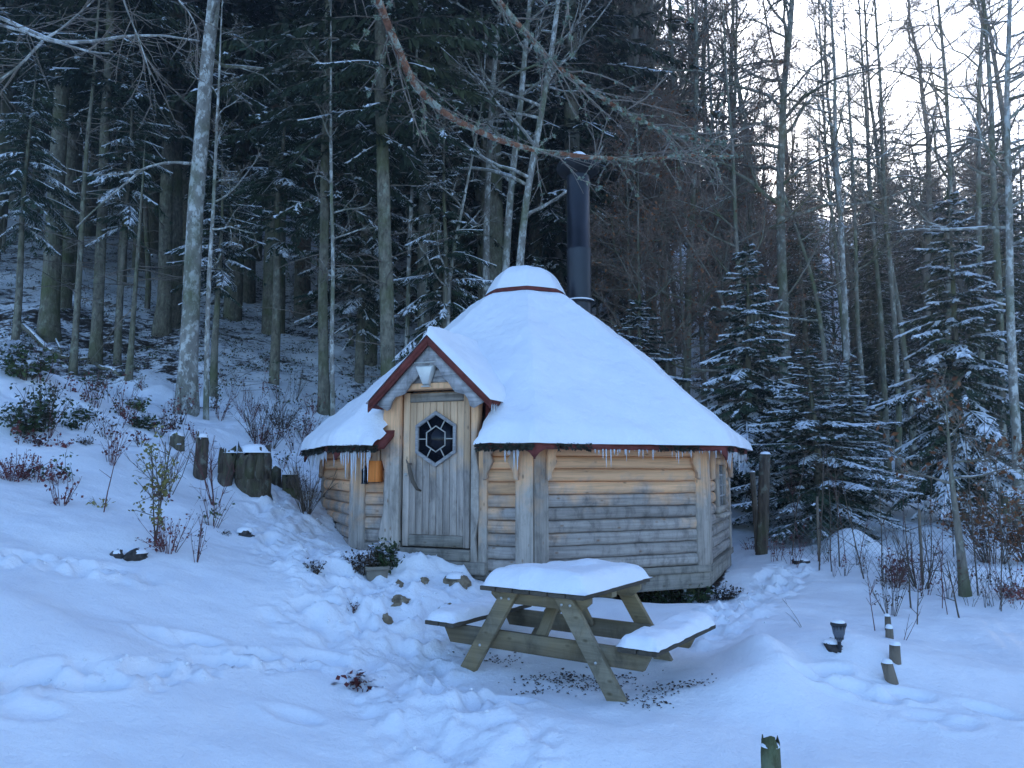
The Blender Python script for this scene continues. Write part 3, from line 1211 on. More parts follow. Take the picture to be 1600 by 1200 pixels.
# ---- window in the right-hand facet
wood_box('window_lining', 1, -.365, .305, -.06, -.02, .645, 1.25, 'inner_dark')
mb = MB()
WZ0, WZ1, WXA, WXB = .67, 1.24, -.355, .295
for (a, b, c, d) in ((WXA, WXB, WZ1 - .06, WZ1), (WXA, WXB, WZ0, WZ0 + .07), (WXA, WXA + .06, WZ0 + .072, WZ1 - .062), (WXB - .06, WXB, WZ0 + .072, WZ1 - .062)):
    mb.box(((a + b) / 2, 0, (c + d) / 2), (b - a, .05, d - c))
win = mb.build('window', M['post_wood'], hut, floc(1, 0, -AP - .05, 0), phi(1))
win['weather'] = .2
mb = MB()
mb.box(((WXA + WXB) / 2, .012, (WZ0 + WZ1) / 2), (WXB - WXA - .1, .006, WZ1 - WZ0 - .1))
mb.build('pane', M['dark_glass'], win)
for i in (1, 2):
    mb = MB()
    x = WXA + .06 + (WXB - WXA - .12) * i / 3
    mb.box((x, -.004, (WZ0 + WZ1) / 2), (.016, .02, WZ1 - WZ0 - .135))
    mb.build('muntin', M['gable_wood'], win)
for i in (1, 2, 3):
    mb = MB()
    z = WZ0 + .07 + (WZ1 - WZ0 - .13) * i / 4
    mb.box(((WXA + WXB) / 2, -.006, z), (WXB - WXA - .122, .018, .016))
    mb.build('muntin', M['gable_wood'], win)
mb = MB()
mb.box(((WXA + WXB) / 2, -.02, WZ0 - .02), (WXB - WXA + .06, .11, .032))
mb.build('sill', M['post_wood'], win)
# half-round trim over the window
t = np.linspace(0, PI, 14)
mb = MB()
oo = [(-.03 + .36 * math.cos(a), 1.245 + .095 * math.sin(a)) for a in t]
mb.prism(oo, .03, off=0)
mb.build('window_head', M['post_wood'], hut, floc(1, 0, -AP - .06, 0), phi(1))

# ---- roof
RE, ZE = 2.67, 1.352
RT, ZT = 0.46, 3.19
n_fac = 8
PHI_D = phi(-1)


def roof_notch(x, y):
    """True where the roof is cut away for the doorway (local hut coordinates)"""
    t = x * math.cos(PHI_D) + y * math.sin(PHI_D)
    o = x * math.sin(PHI_D) - y * math.cos(PHI_D)
    return (np.abs(t - GX) < .50) & (o > 1.98)


def oct_r(a, round_=0.0):
    m = np.mod(a + PI / 8, PI / 4) - PI / 8
    r = np.cos(PI / 8) / np.cos(np.abs(m) - PI / 8)          # corner at multiples of 45 degrees
    return r * (1 - round_) + round_ * np.cos(PI / 8) ** .5


def roof_sheet(na, nr, zoff, re, ze, rt, zt, mat, name, noise=None, thick=0.0, rnd=0.0, edge_drop=0.0, cut=None):
    a = np.arange(na) / na * 2 * PI
    s = np.linspace(0, 1, nr)
    A, S = np.meshgrid(a, s)
    o = oct_r(A, rnd)
    r = (rt + (re - rt) * S) * o
    X = r * np.sin(A)
    Yv = -r * np.cos(A)
    Z = zt + (ze - zt) * S + zoff
    if noise is not None:
        X, Yv, Z = noise(X, Yv, Z, A, S)
    V = np.stack([X, Yv, Z], -1).reshape(-1, 3)
    i = np.arange(nr - 1)[:, None] * na
    j = np.arange(na)[None, :]
    j2 = (j + 1) % na
    q = np.stack([i + j, i + na + j, i + na + j2, i + j2], -1).reshape(-1, 4)
    if cut is not None:
        c = V[q].mean(1)
        q = q[~cut(c[:, 0], c[:, 1])]
    mb = MB()
    mb.add(V, q=q)
    return mb.build(name, M[mat], hut, smooth=noise is not None)


o = roof_sheet(96, 24, 0, RE, ZE, RT, ZT, 'red_roof', 'roof', cut=roof_notch)
sm = o.modifiers.new('solid', 'SOLIDIFY')
sm.thickness = 0.045
sm.offset = -1
# eave boards and the mossy shingle edge, one per side
for k in range(-4, 4):
    we = 2 * RE * math.sin(PI / 8)
    ape = RE * math.cos(PI / 8)
    segs = [(-we / 2, we / 2)] if k != -1 else [(-we / 2, GX - .50), (GX + .50, we / 2)]
    for a, b in segs:
        n = max(4, int((b - a) / .05))
        xs = np.linspace(a, b, n + 1)
        lo = []
        for x in xs:
            c = max(0, 1 - abs(abs(x) - we / 2) / .10)
            lo.append(ZE - .050 - .085 * c ** 1.6)
        mb = MB()
        mb.prism([(x, ZE + .012) for x in xs][::-1] + [(x, z) for x, z in zip(xs, lo)], .022, off=0)
        mb.build('eave_board', M['red_roof'], hut, floc(k, 0, -ape + .002, 0), phi(k))
        mo = MB()
        rr = random.Random(k * 7 + int(a * 100))
        N = int((b - a) * (900 if k in (-1, -2) else 520))
        P = np.array([(rr.uniform(a, b), -ape - rr.uniform(-.01, .03), ZE + rr.uniform(-.05, .012)) for _ in range(N)])
        keep = np.array([vnoise(p[0] * 3 + k, 0.0, 3) > (-.25 if k in (-1, -2) else .0) for p in P])
        P = P[keep]
        D = np.array([(rr.uniform(-.02, .02), -rr.uniform(.0, .03), -rr.uniform(.005, .03)) for _ in P]).reshape(-1, 3)
        mo.blades(P, D, np.array([(rr.uniform(.005, .014), 0, rr.uniform(-.006, .006)) for _ in P]).reshape(-1, 3))
        kind(mo.build('roof_moss', M['dark_moss'], hut, (0, 0, 0), phi(k)), 'stuff')
# soffit
a8 = ring(RE - .03, ZE - .035)
b8 = ring(HUT_R - .05, ZE + .05)
mb = MB()
for j in range(8):
    if j == 7:
        continue
    mb.add([a8[j], a8[(j + 1) % 8], b8[(j + 1) % 8], b8[j]], q=[(0, 1, 2, 3)])
mb.build('soffit', M['post_wood'], hut)['weather'] = -1.5


def snow_shape(th, edge):
    def f(X, Y, Z, A, S):
        lum = fbm(X * 1.3 + 5, Y * 1.3, 201, 4)
        fine = fbm(X * 7, Y * 7, 203, 3)
        t = th * (1 + .62 * lum) + .012 * fine + .006 * fbm(X * 16, Y * 16, 205, 2)
        t = t * (.25 + .75 * sstep(0, .10, S))
        # rounded lip at the eave
        e = np.clip((S - (1 - edge)) / edge, 0, 1)
        lip = np.sqrt(np.clip(1 - e ** 2.2, 0, 1))
        z = Z + t * (0.12 + .88 * lip) * 1.25
        # slight sag between the ribs
        m = np.mod(A, PI / 4) / (PI / 4)
        z = z - .022 * np.sin(m * PI) * np.sin(np.clip(S, 0, 1) * PI)
        wav = .030 * fbm(A * 9, S * 0 + 2, 207, 5) * e
        X = X * (1 + wav)
        Y = Y * (1 + wav)
        # near the doorway the layer thins out to nothing
        tt = X * math.cos(PHI_D) + Y * math.sin(PHI_D)
        oo = X * math.sin(PHI_D) - Y * math.cos(PHI_D)
        d = np.maximum(np.abs(tt - GX) - .50, 1.98 - oo)
        z = np.where(d < .16, Z + .004 + (z - Z) * np.sqrt(np.clip(d / .16, 0, 1)), z)
        return X, Y, z
    return f


snow_roof = roof_sheet(384, 120, 0.0, RE + .045, ZE - .012, RT - .04, ZT + .03, 'snow', 'roof_snow', noise=snow_shape(.105, .05), rnd=.06, cut=lambda x, y: roof_notch(x, y))
# snow on the gable: thick on the right slope, thin on the left
ny, nq = 70, 40
for s, th in ((1, .062), (-1, .022)):
    yy = np.linspace(-AP - GY - .05, -AP - GY + 1.25, ny)
    q = np.linspace(0, 1, nq)
    Q, YY = np.meshgrid(q, yy)
    W = (GW + .055)
    e = np.sqrt(np.clip(1 - np.clip((Q - .86) / .14, 0, 1) ** 2, 0, 1))
    front = np.sqrt(np.clip(1 - np.clip(1 - (YY - yy[0]) / .09, 0, 1) ** 2, 0, 1))
    t_ = (th * (1 + .35 * fbm(Q * 3 + s, YY * 2.5, 231, 3)) + .008 * fbm(Q * 12, YY * 12, 233, 2)) * e * front
    ridge = .035 * np.exp(-(Q / .10) ** 2) * front
    X = GX + s * Q * W
    Z = GA + .058 - slope * Q * W + (t_ * 1.3 + ridge * (1 if s > 0 else .92)) + .003
    # the snow swells towards the main roof
    Z = Z + (.10 if s > 0 else .03) * sstep(yy[0] + .25, yy[0] + 1.2, YY) * .6 * np.sin(np.clip(Q, 0, 1) * PI)
    V = np.stack([X, YY, Z], -1).reshape(-1, 3)
    i = np.arange(ny - 1)[:, None] * nq
    j = np.arange(nq - 1)[None, :]
    f = np.stack([i + j, i + j + 1, i + nq + j + 1, i + nq + j], -1).reshape(-1, 4)
    mb = MB()
    mb.add(V, q=f)
    mb.build('gable_snow', M['snow'], hut, (0, 0, 0), PHI_D, smooth=True)

# ---- smoke cap on top
mb = MB()
for j in range(8):
    a = j * PI / 4
    mb.box((.44 * math.sin(a), -.44 * math.cos(a), ZT + .0), (.05, .05, .22))
kind(mb.build('cap_post', M['red_roof'], hut), 'stuff')
mb = MB()
mb.add(np.vstack([ring(.50, ZT + .03), ring(.50, ZT + .07), ring(.30, ZT + .27), ring(.05, ZT + .30)]),
       q=[(l * 8 + j, l * 8 + (j + 1) % 8, l * 8 + 8 + (j + 1) % 8, l * 8 + 8 + j) for l in range(3) for j in range(8)], g=[list(range(8)), list(range(24, 32))])
mb.build('roof_cap', M['red_roof'], hut)
na, nr = 96, 26
A, S = np.meshgrid(np.arange(na) / na * 2 * PI, np.linspace(0, 1, nr))
rr_ = .505 * S * oct_r(A, .35)
prof = np.interp(S, [0, .25, .5, .62, .78, .92, 1], [.395, .39, .372, .338, .262, .145, .062])
prof = prof + .02 * fbm(S * 3 * np.cos(A), S * 3 * np.sin(A), 241, 3) * (S < .97)
V = np.stack([rr_ * np.sin(A), -rr_ * np.cos(A), ZT + prof + .012], -1).reshape(-1, 3)
i = np.arange(nr - 1)[:, None] * na
j = np.arange(na)[None, :]
mb = MB()
mb.add(V, q=np.stack([i + j, i + na + j, i + na + (j + 1) % na, i + (j + 1) % na], -1).reshape(-1, 4))
mb.build('cap_snow', M['snow'], hut, smooth=True)

# ---- stove pipe
pb = at(906, 505, 9.75)
px_, py_ = pb[0] - HC[0], pb[1] - HC[1]
z_top = at(905, 276, 9.75)[2] - HC[2]
z_j = at(905, 391, 9.75)[2] - HC[2]
z_c = at(905, 472, 9.75)[2] - HC[2]
mb = MB()
mb.tube([(0, 0, 2.3), (0, 0, z_c + .01), (0, 0, z_j)], .160, 40, cap=False)
mb.tube([(0, 0, z_j - .004), (0, 0, z_j + .01), (0, 0, z_j + .012), (0, 0, z_top)], [.163, .163, .152, .150], 40, cap=False)
pipe = mb.build('stove_pipe', M['black_metal'], hut, (px_, py_, 0), smooth=True)
mb = MB()
mb.tube([(0, 0, z_c - .012), (0, 0, z_c + .006)], [.205, .195], 40)
mb.build('pipe_collar', M['black_metal'], pipe)
mb = MB()
mb.tube([(0, 0, z_c + .004), (0, 0, z_c + .020), (0, 0, z_c + .030)], [.198, .19, .165], 40)
mb.build('collar_snow', M['snow'], pipe, smooth=True)
# cap: a dish with a tattered rim
mb = MB()
na = 40
rim = .285 * (1 + .05 * np.array([vnoise(k * .9, 0.3, 5) for k in range(na)]))
prof_ = [(.150, .0, 0), (.165, .02, 0), (.24, .035, .5), (1.0, .085, 1), (1.0, .135, 1), (.24, .175, .5), (.05, .20, 0)]
V = []
aa = np.arange(na) / na * 2 * PI
for r_, z_, m_ in prof_:
    R_ = rim * .99 if r_ == 1.0 else np.full(na, r_)
    V.append(np.stack([R_ * np.cos(aa), R_ * np.sin(aa), np.full(na, z_top + z_)], 1))
V = np.vstack(V)
K = len(prof_)
i = np.arange(K - 1)[:, None] * na
j = np.arange(na)[None, :]
mb.add(V, q=np.stack([i + j, i + (j + 1) % na, i + na + (j + 1) % na, i + na + j], -1).reshape(-1, 4), g=[list(range((K - 1) * na, K * na))])
mb.build('pipe_cap', M['soot_metal'], pipe)
mb = MB()
mb.tube([(0, 0, z_top + .16), (0, 0, z_top + .21), (0.01, 0, z_top + .28), (.012, 0, z_top + .325), (.012, 0, z_top + .345)], [.20, .185, .125, .06, .008], 24)
mb.build('pipe_snow', M['snow'], pipe, smooth=True)

# ---- icicles
mb = MB()
mb.tube([(0, 0, 0), (0, 0, -.25), (0.001, 0, -.6), (0, 0.001, -.9), (0, 0, -1)], [.030, .024, .016, .008, .001], 6, cap=False)
ICE = mb.build_mesh('icicle', M['ice'], smooth=True)
APE = RE * math.cos(PI / 8)


def icicles(k, x0, x1, n, l0, l1, seed, w=.30):
    rr = random.Random(seed)
    for i in range(n):
        x = x0 + (x1 - x0) * (i + rr.random()) / n
        if vnoise(x * 6.0 + seed, seed * 1.7, 17) < -.27:
            continue
        L = (l0 + (l1 - l0) * rr.random() ** 1.7) * (1 if rr.random() > .3 else .4) * (1 + 1.1 * float(vnoise(x * 4.0, seed * 2.3, 19)))
        L *= 1.0
        s = (w * (.6 + .6 * rr.random())) * 1.15
        put('icicle', ICE, hut, floc(k, x, -APE + .008 + rr.uniform(-.02, .01), ZE - .045), rr.uniform(0, 6), scale=(s, s, L))


icicles(-1, .52, .88, 20, .13, .30, 1)
icicles(-1, -.98, -.60, 18, .12, .30, 2)
icicles(-2, -.75, .98, 44, .05, .20, 3)
icicles(0, -.70, .95, 48, .03, .13, 4, .22)
icicles(1, -1.0, .9, 40, .05, .19, 5)
rr = random.Random(8)
for i in range(9):
    put('icicle', ICE, hut, floc(-1, GX + GW + .03 - .02 * rr.random(), -AP - GY + .05 + .05 * i, GE - .02), 0, scale=(.22, .22, rr.uniform(.04, .11)))

# ---- things hung or stood on the hut
mb = MB()
mb.box((0, 0, 0), (.115, .10, .20))
bx = mb.build('letter_box', M['orange_box'], None)
tag(bx, 'small bright orange wooden box fixed on the log wall left of the door', 'box')


def world_from_hut(k, x, y, z):
    l = floc(k, x, y, z)
    c, s = math.cos(DEL), math.sin(DEL)
    return (HC[0] + l[0] * c - l[1] * s, HC[1] + l[0] * s + l[1] * c, HC[2] + l[2])


bx.location = world_from_hut(-1, -.665, -AP - .085, 1.11)
bx.rotation_euler = (0, 0, phi(-1) + DEL)
bevel(bx, .004, 1)
ln = thing('lantern', 'small dark metal lantern hanging by the orange box on the log wall', 'lantern', world_from_hut(-1, -.772, -AP - .10, 1.09), phi(-1) + DEL)
mb = MB()
mb.tube([(0, 0, -.10), (0, 0, -.088)], .036, 10)
mb.tube([(0, 0, .028), (0, 0, .05), (0, 0, .075)], [.038, .02, .008], 10)
for k in range(4):
    a = k * PI / 2 + PI / 4
    mb.box((.026 * math.cos(a), .026 * math.sin(a), -.03), (.007, .007, .12))
mb.build('frame', M['plastic'], ln)
mb = MB()
mb.tube([(0, 0, -.088), (0, 0, .028)], .024, 12)
mb.build('glass', M['dark_glass'], ln, smooth=True)
mb = MB()
t = np.linspace(0, PI, 12)
mb.tube(np.stack([.024 * np.cos(t), 0 * t, .07 + .045 * np.sin(t)], 1), .0025, 5)
mb.build('handle', M['plastic'], ln)
# ================================================================= picnic table
T0 = at(913, 927, 4.76)
gt = hz(0.45, 5.25)
vdir = np.array([.56, .83])
vdir /= np.linalg.norm(vdir)
tang = math.atan2(vdir[1], vdir[0])            # long axis of the table
TZ = 0.15
tc = np.array([.124, 4.975]) + vdir * .46
table = thing('picnic_table', 'wooden A-frame picnic table with benches under thick snow in front of the hut', 'picnic table', (tc[0], tc[1], TZ), tang)
# local x = long axis (away from the camera), local y = across
TH = .70


def tbox(name, c, s, mat='table_wood', rot=None, parent=table, bv=.005):
    mb = MB()
    mb.box((0, 0, 0), s)
    o = mb.build(name, M[mat], parent, c, rot=rot or (0, 0, 0))
    o['weather'] = _hr.uniform(-.3, .3)
    bevel(o, bv, 2)
    return o


TL = 0.98
for i in range(6):
    y = -.39 + .13 * (i + .5)
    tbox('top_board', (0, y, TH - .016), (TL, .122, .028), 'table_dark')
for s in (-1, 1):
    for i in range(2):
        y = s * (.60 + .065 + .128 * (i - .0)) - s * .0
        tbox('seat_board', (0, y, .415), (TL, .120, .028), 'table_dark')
for e in (-1, 1):
    x = e * .36
    # cross rail under the top and beam carrying the seats
    mb = MB()
    mb.prism([(-.37, 0), (.37, 0), (.37, -.035), (.31, -.085), (-.31, -.085), (-.37, -.035)], .038, off=-.019)
    mb.build('top_rail', M['table_wood'], table, (x, 0, TH - .031), PI / 2)['weather'] = 0
    mb = MB()
    mb.prism([(-.78, 0), (.78, 0), (.715, -.118), (-.715, -.118)], .038, off=-.019)
    bm_ = mb.build('seat_beam', M['table_wood'], table, (x, 0, .40), PI / 2)
    bm_['weather'] = 0
    for s in (-1, 1):
        # leg: leaning plank
        top = np.array([s * .20, TH - .035])
        bot = np.array([s * .66, -.06])
        d = bot - top
        d = d / np.linalg.norm(d)
        hw = .055
        # horizontal cuts at both ends
        dxw = hw / abs(d[1])
        out = [(top[0] - dxw, top[1]), (top[0] + dxw, top[1]), (bot[0] + dxw, bot[1]), (bot[0] - dxw, bot[1])]
        mb = MB()
        mb.prism(out, .042, off=-.021)
        lg = mb.build('leg', M['table_wood'], table, (x + e * .041, 0, 0), PI / 2)
        lg['weather'] = _hr.uniform(-.2, .3)
        bevel(lg, .004, 2)
        for (q, w) in ((.06, -.03), (.06, .03), (.50, 0)):
            c = top + (bot - top) * q
            mb = MB()
            mb.tube([(0, 0, 0), (0, -.007, 0)], .0085, 10)
            mb.build('bolt', M['bolt'], lg, (c[0] + w, .028 if e < 0 else -.021, c[1]), 0)
# diagonal braces
for e in (-1, 1):
    a = np.array([e * .335, .02, .36])
    b = np.array([e * .06, .02, TH - .035])
    d = b - a
    L = np.linalg.norm(d)
    mb = MB()
    mb.box((0, 0, 0), (L, .075, .036))
    o = mb.build('brace', M['table_wood'], table, (a + b) / 2, rot=(0, -math.atan2(d[2], d[0]), 0))
    o['weather'] = 0
    bevel(o, .004, 1)
tbox('top_batten', (0, 0, TH - .055), (.07, .70, .045))


def snow_slab(name, parent, L, W, th, z, seed, c=(0, 0), edge=.07, n=56, slope_=.0):
    """snow pillow with rounded shoulders, lying on a board"""
    m = max(14, int(n * W / L))
    u = np.linspace(-1, 1, n)
    w = np.linspace(-1, 1, m)
    U, Wv = np.meshgrid(u, w, indexing='ij')
    dist = np.minimum((1 - np.abs(U)) * L / 2, (1 - np.abs(Wv)) * W / 2)
    corner = np.hypot(np.maximum(0, edge * 1.4 - (1 - np.abs(U)) * L / 2), np.maximum(0, edge * 1.4 - (1 - np.abs(Wv)) * W / 2)) / (edge * 1.4)
    prof = np.sqrt(np.clip(1 - np.clip(1 - dist / edge, 0, 1) ** 2, 0, 1)) * np.sqrt(np.clip(1 - corner ** 4 * .6, 0, 1))
    jx = .012 * vnoise(Wv * 6, U * 6, seed + 5)
    X = U * L / 2 + jx
    Y = Wv * W / 2 + .012 * vnoise(U * 8, Wv * 3, seed + 9)
    hh = th * (1 + .45 * fbm(X * 3.0 + seed, Y * 3.0, seed, 3)) + .010 * fbm(X * 14, Y * 14, seed + 2, 2)
    Z = z + .003 + prof * hh + slope_ * U
    V = np.stack([X + c[0], Y + c[1], Z], -1).reshape(-1, 3)
    i = np.arange(n - 1)[:, None] * m
    j = np.arange(m - 1)[None, :]
    q = np.stack([i + j, i + m + j, i + m + j + 1, i + j + 1], -1).reshape(-1, 4)
    # skirt down to the board
    mb = MB()
    mb.add(V, q=q)
    return mb.build(name, M['snow'], parent, smooth=True)


snow_slab('top_snow', table, TL + .015, .80, .105, TH - .001, 301, edge=.11)
for s in (-1, 1):
    snow_slab('seat_snow', table, TL + .01, .265, .068, .43, 311 + s, c=(0, s * .729), edge=.075)
# ================================================================= trees: generators
def nrm(v):
    return v / (np.linalg.norm(v, axis=-1, keepdims=True) + 1e-9)


def spruce_branch(G, S, Wd, rg, base, az, L, tw, droop, rise, snow, sub=4, wid=.016, dens=16):
    """one flat, drooping spray of needle twigs; G green, S snow, Wd wood"""
    o = np.array([math.cos(az), math.sin(az), 0.0])
    side = np.array([-o[1], o[0], 0.0])
    m = 9
    s = np.linspace(0, 1, m)
    bend = rg.uniform(-.12, .12)
    ax = base + np.outer(s * L, o) + np.outer(s ** 2 * L * bend, side)
    ax[:, 2] += L * (rise * s - droop * s ** 2 + .30 * droop * s ** 4)
    Wd.tube(ax, np.linspace(.004 + .006 * L, .002, m), 3, cap=False)
    n = max(6, int(L * dens))
    ss = np.sort(rg.uniform(.10, 1.0, n))
    P = np.stack([np.interp(ss, s, ax[:, k]) for k in range(3)], 1)
    tg = nrm(np.gradient(ax, axis=0))
    T = nrm(np.stack([np.interp(ss, s, tg[:, k]) for k in range(3)], 1))
    sg = np.where(np.arange(n) % 2 == 0, 1.0, -1.0)[:, None]
    l = np.clip(L * .46 * (1.06 - ss) ** .8 * np.minimum(1, ss * 3.2), .07, .62) * rg.uniform(.65, 1.15, n)
    D = nrm(T * .72 + sg * side * .72 + np.stack([0 * ss, 0 * ss, rg.uniform(-.36, .12, n) - tw], 1))
    tilt = np.stack([rg.uniform(-.5, .5, n), rg.uniform(-.5, .5, n), np.ones(n)], 1)
    Wv = nrm(np.cross(D, tilt)) * wid * rg.uniform(.8, 1.3, n)[:, None]
    Dl = D * l[:, None]
    G.blades(P, Dl, Wv)
    P2, D2, W2 = [P], [Dl], [Wv]
    k = sub
    f = np.linspace(.18, .86, k)[None, :] + rg.uniform(-.06, .06, (n, k))
    PP = P[:, None, :] + Dl[:, None, :] * f[..., None]
    sgn = np.where(np.arange(k) % 2 == 0, 1.0, -1.0)[None, :, None] * np.ones((n, 1, 1))
    perp = nrm(np.cross(D, np.array([0, 0, 1.0])))[:, None, :]
    l2 = np.clip(l[:, None] * .42 * (1.1 - f) + .03, .035, .22) * rg.uniform(.7, 1.2, (n, k))
    DD = nrm(D[:, None, :] * .72 + sgn * perp * .62 + np.concatenate([np.zeros((n, k, 2)), rg.uniform(-.45, .10, (n, k, 1))], -1)) * l2[..., None]
    tl = np.concatenate([rg.uniform(-.6, .6, (n, k, 2)), np.ones((n, k, 1))], -1)
    WW = nrm(np.cross(DD, tl)) * wid * .8
    PP, DD, WW = PP.reshape(-1, 3), DD.reshape(-1, 3), WW.reshape(-1, 3)
    G.blades(PP, DD, WW)
    # extra hanging shoots that give the spray some depth
    h = rg.random(n) < .85
    if h.any():
        Dh = nrm(T[h] * .5 + np.stack([rg.uniform(-.4, .4, h.sum()), rg.uniform(-.4, .4, h.sum()), rg.uniform(-1.0, -.5, h.sum())], 1)) * (l[h] * .5)[:, None]
        G.blades(P[h], Dh, nrm(np.cross(Dh, side[None, :] + .3)) * wid)
    if snow > 0:
        pick = rg.random(n) < snow * np.clip(.35 + ss, 0, 1)
        up = np.array([0, 0, .016])
        lift = np.array([0, 0, .022])
        if pick.any():
            S.blades(P[pick] + up, Dl[pick] * rg.uniform(.7, .98, pick.sum())[:, None], Wv[pick] * rg.uniform(.7, 1.2 + .9 * (wid < .03), pick.sum())[:, None], lift=lift)
        pk = (np.repeat(pick, k)) & (rg.random(n * k) < .75)
        if pk.any():
            S.blades(PP[pk] + up, DD[pk] * .9, WW[pk] * (.85 + .5 * (wid < .03)), lift=lift * .7)
        if rg.random() < snow * .8:
            half = ax[3:]
            S.tube(half + np.array([0, 0, .010]), np.linspace(.009, .012 + .010 * snow, len(half)) * (1 + .3 * rg.uniform(-1, 1, len(half))), 4, cap=False)


def spruce_mesh(seed, H, Lmax, z0, whorl, nb, snow, sub=4, wid=.016, dens=16, droop=.45, top_pow=.85, bare=0.0, sx=1.0):
    rg = np.random.default_rng(seed)
    G, S, Wd, T = MB(), MB(), MB(), MB()
    n = 10
    zz = np.linspace(-.3, H, n)
    wob = np.stack([.02 * H * fbm(zz * .15, 0 * zz, seed, 2), .02 * H * fbm(zz * .15, 0 * zz + 5, seed + 3, 2), zz], 1)
    wob[:, :2] -= wob[0, :2]
    r0 = .011 * H + .03
    T.tube(wob, r0 * (1 - zz / H * .96).clip(.03, 1.1), 9, cap=False)
    z = z0
    while z < H * .985:
        f = (z - z0) / (H - z0)
        Lz = Lmax * (1 - f) ** top_pow * (min(1, .45 + f * 3.5)) + .10
        c = np.array([np.interp(z, zz, wob[:, 0]), np.interp(z, zz, wob[:, 1]), z])
        a0 = rg.uniform(0, 2 * PI)
        for b in range(nb):
            if rg.random() < bare * (1 - f):
                continue
            az = a0 + b * 2 * PI / nb + rg.uniform(-.35, .35)
            cl = rg.random()
            sn = snow * ((1.3 if cl > .48 else .16) if wid < .03 else (1.25 if cl > .35 else .35))
            spruce_branch(G, S, Wd, rg, c + np.array([0, 0, rg.uniform(-.12, .12)]), az, Lz * rg.uniform(.5, 1.25), .34 if wid < .03 else .12, droop * rg.uniform(.6, 1.3) * (1.1 - .6 * f),
                          rg.uniform(-.22, .20) + .45 * f, min(sn, 1), sub, wid, dens)
        z += whorl * rg.uniform(.75, 1.25)
    # leader
    top = wob[-1]
    for k in range(8):
        D = np.array([[rg.uniform(-.5, .5), rg.uniform(-.5, .5), .8]]) * .22
        G.blades([top - np.array([0, 0, .1 + .02 * k])], D, np.array([[wid, 0, 0]]))
    return T, G, S, Wd


class TreeKind:
    def __init__(self, trunk, crown, snow=None, limbs=None):
        self.trunk, self.crown, self.snow, self.limbs = trunk, crown, snow, limbs


def make_spruce(seed, near=False, **kw):
    T, G, S, Wd = spruce_mesh(seed, **kw)
    nm = M['needle'] if near else M['needle_far']
    G2 = MB()
    # boughs and needles are one crown
    for arr in Wd.q:
        pass
    G2.v, G2.n = list(G.v), G.n
    G2.q = list(G.q)
    o = G2.n
    for v in Wd.v:
        G2.v.append(v)
        G2.n += len(v)
    for arr, m_ in Wd.q:
        G2.q.append((arr + o, 1))
    me_s = S.build_mesh('branch_snow', M['snow']) if S.n else None
    return TreeKind(T.build_mesh('trunk', M['spruce_bark'], True), G2.build_mesh('crown', [nm, M['twig']]), me_s)


def plant_tree(kd, name, label, cat, loc, s=1.0, rz=0.0, group=None, sz=None):
    t = thing(name, label, cat, loc, rz, group, (s, s, sz or s))
    if kd.trunk:
        put('trunk', kd.trunk, t)
    if kd.crown:
        put('crown', kd.crown, t)
    if kd.limbs:
        kind(put('limbs', kd.limbs, t), 'stuff')
    if kd.snow:
        kind(put('branch_snow', kd.snow, t), 'stuff')
    return t


def wander(rg, p0, d, L, n, wob=.25, up=.0):
    P = [np.array(p0, float)]
    d = d / np.linalg.norm(d)
    st = L / n
    for i in range(n):
        d = d + rg.normal(0, wob, 3) * .35 + np.array([0, 0, up])
        d /= np.linalg.norm(d)
        P.append(P[-1] + d * st)
    return np.array(P)


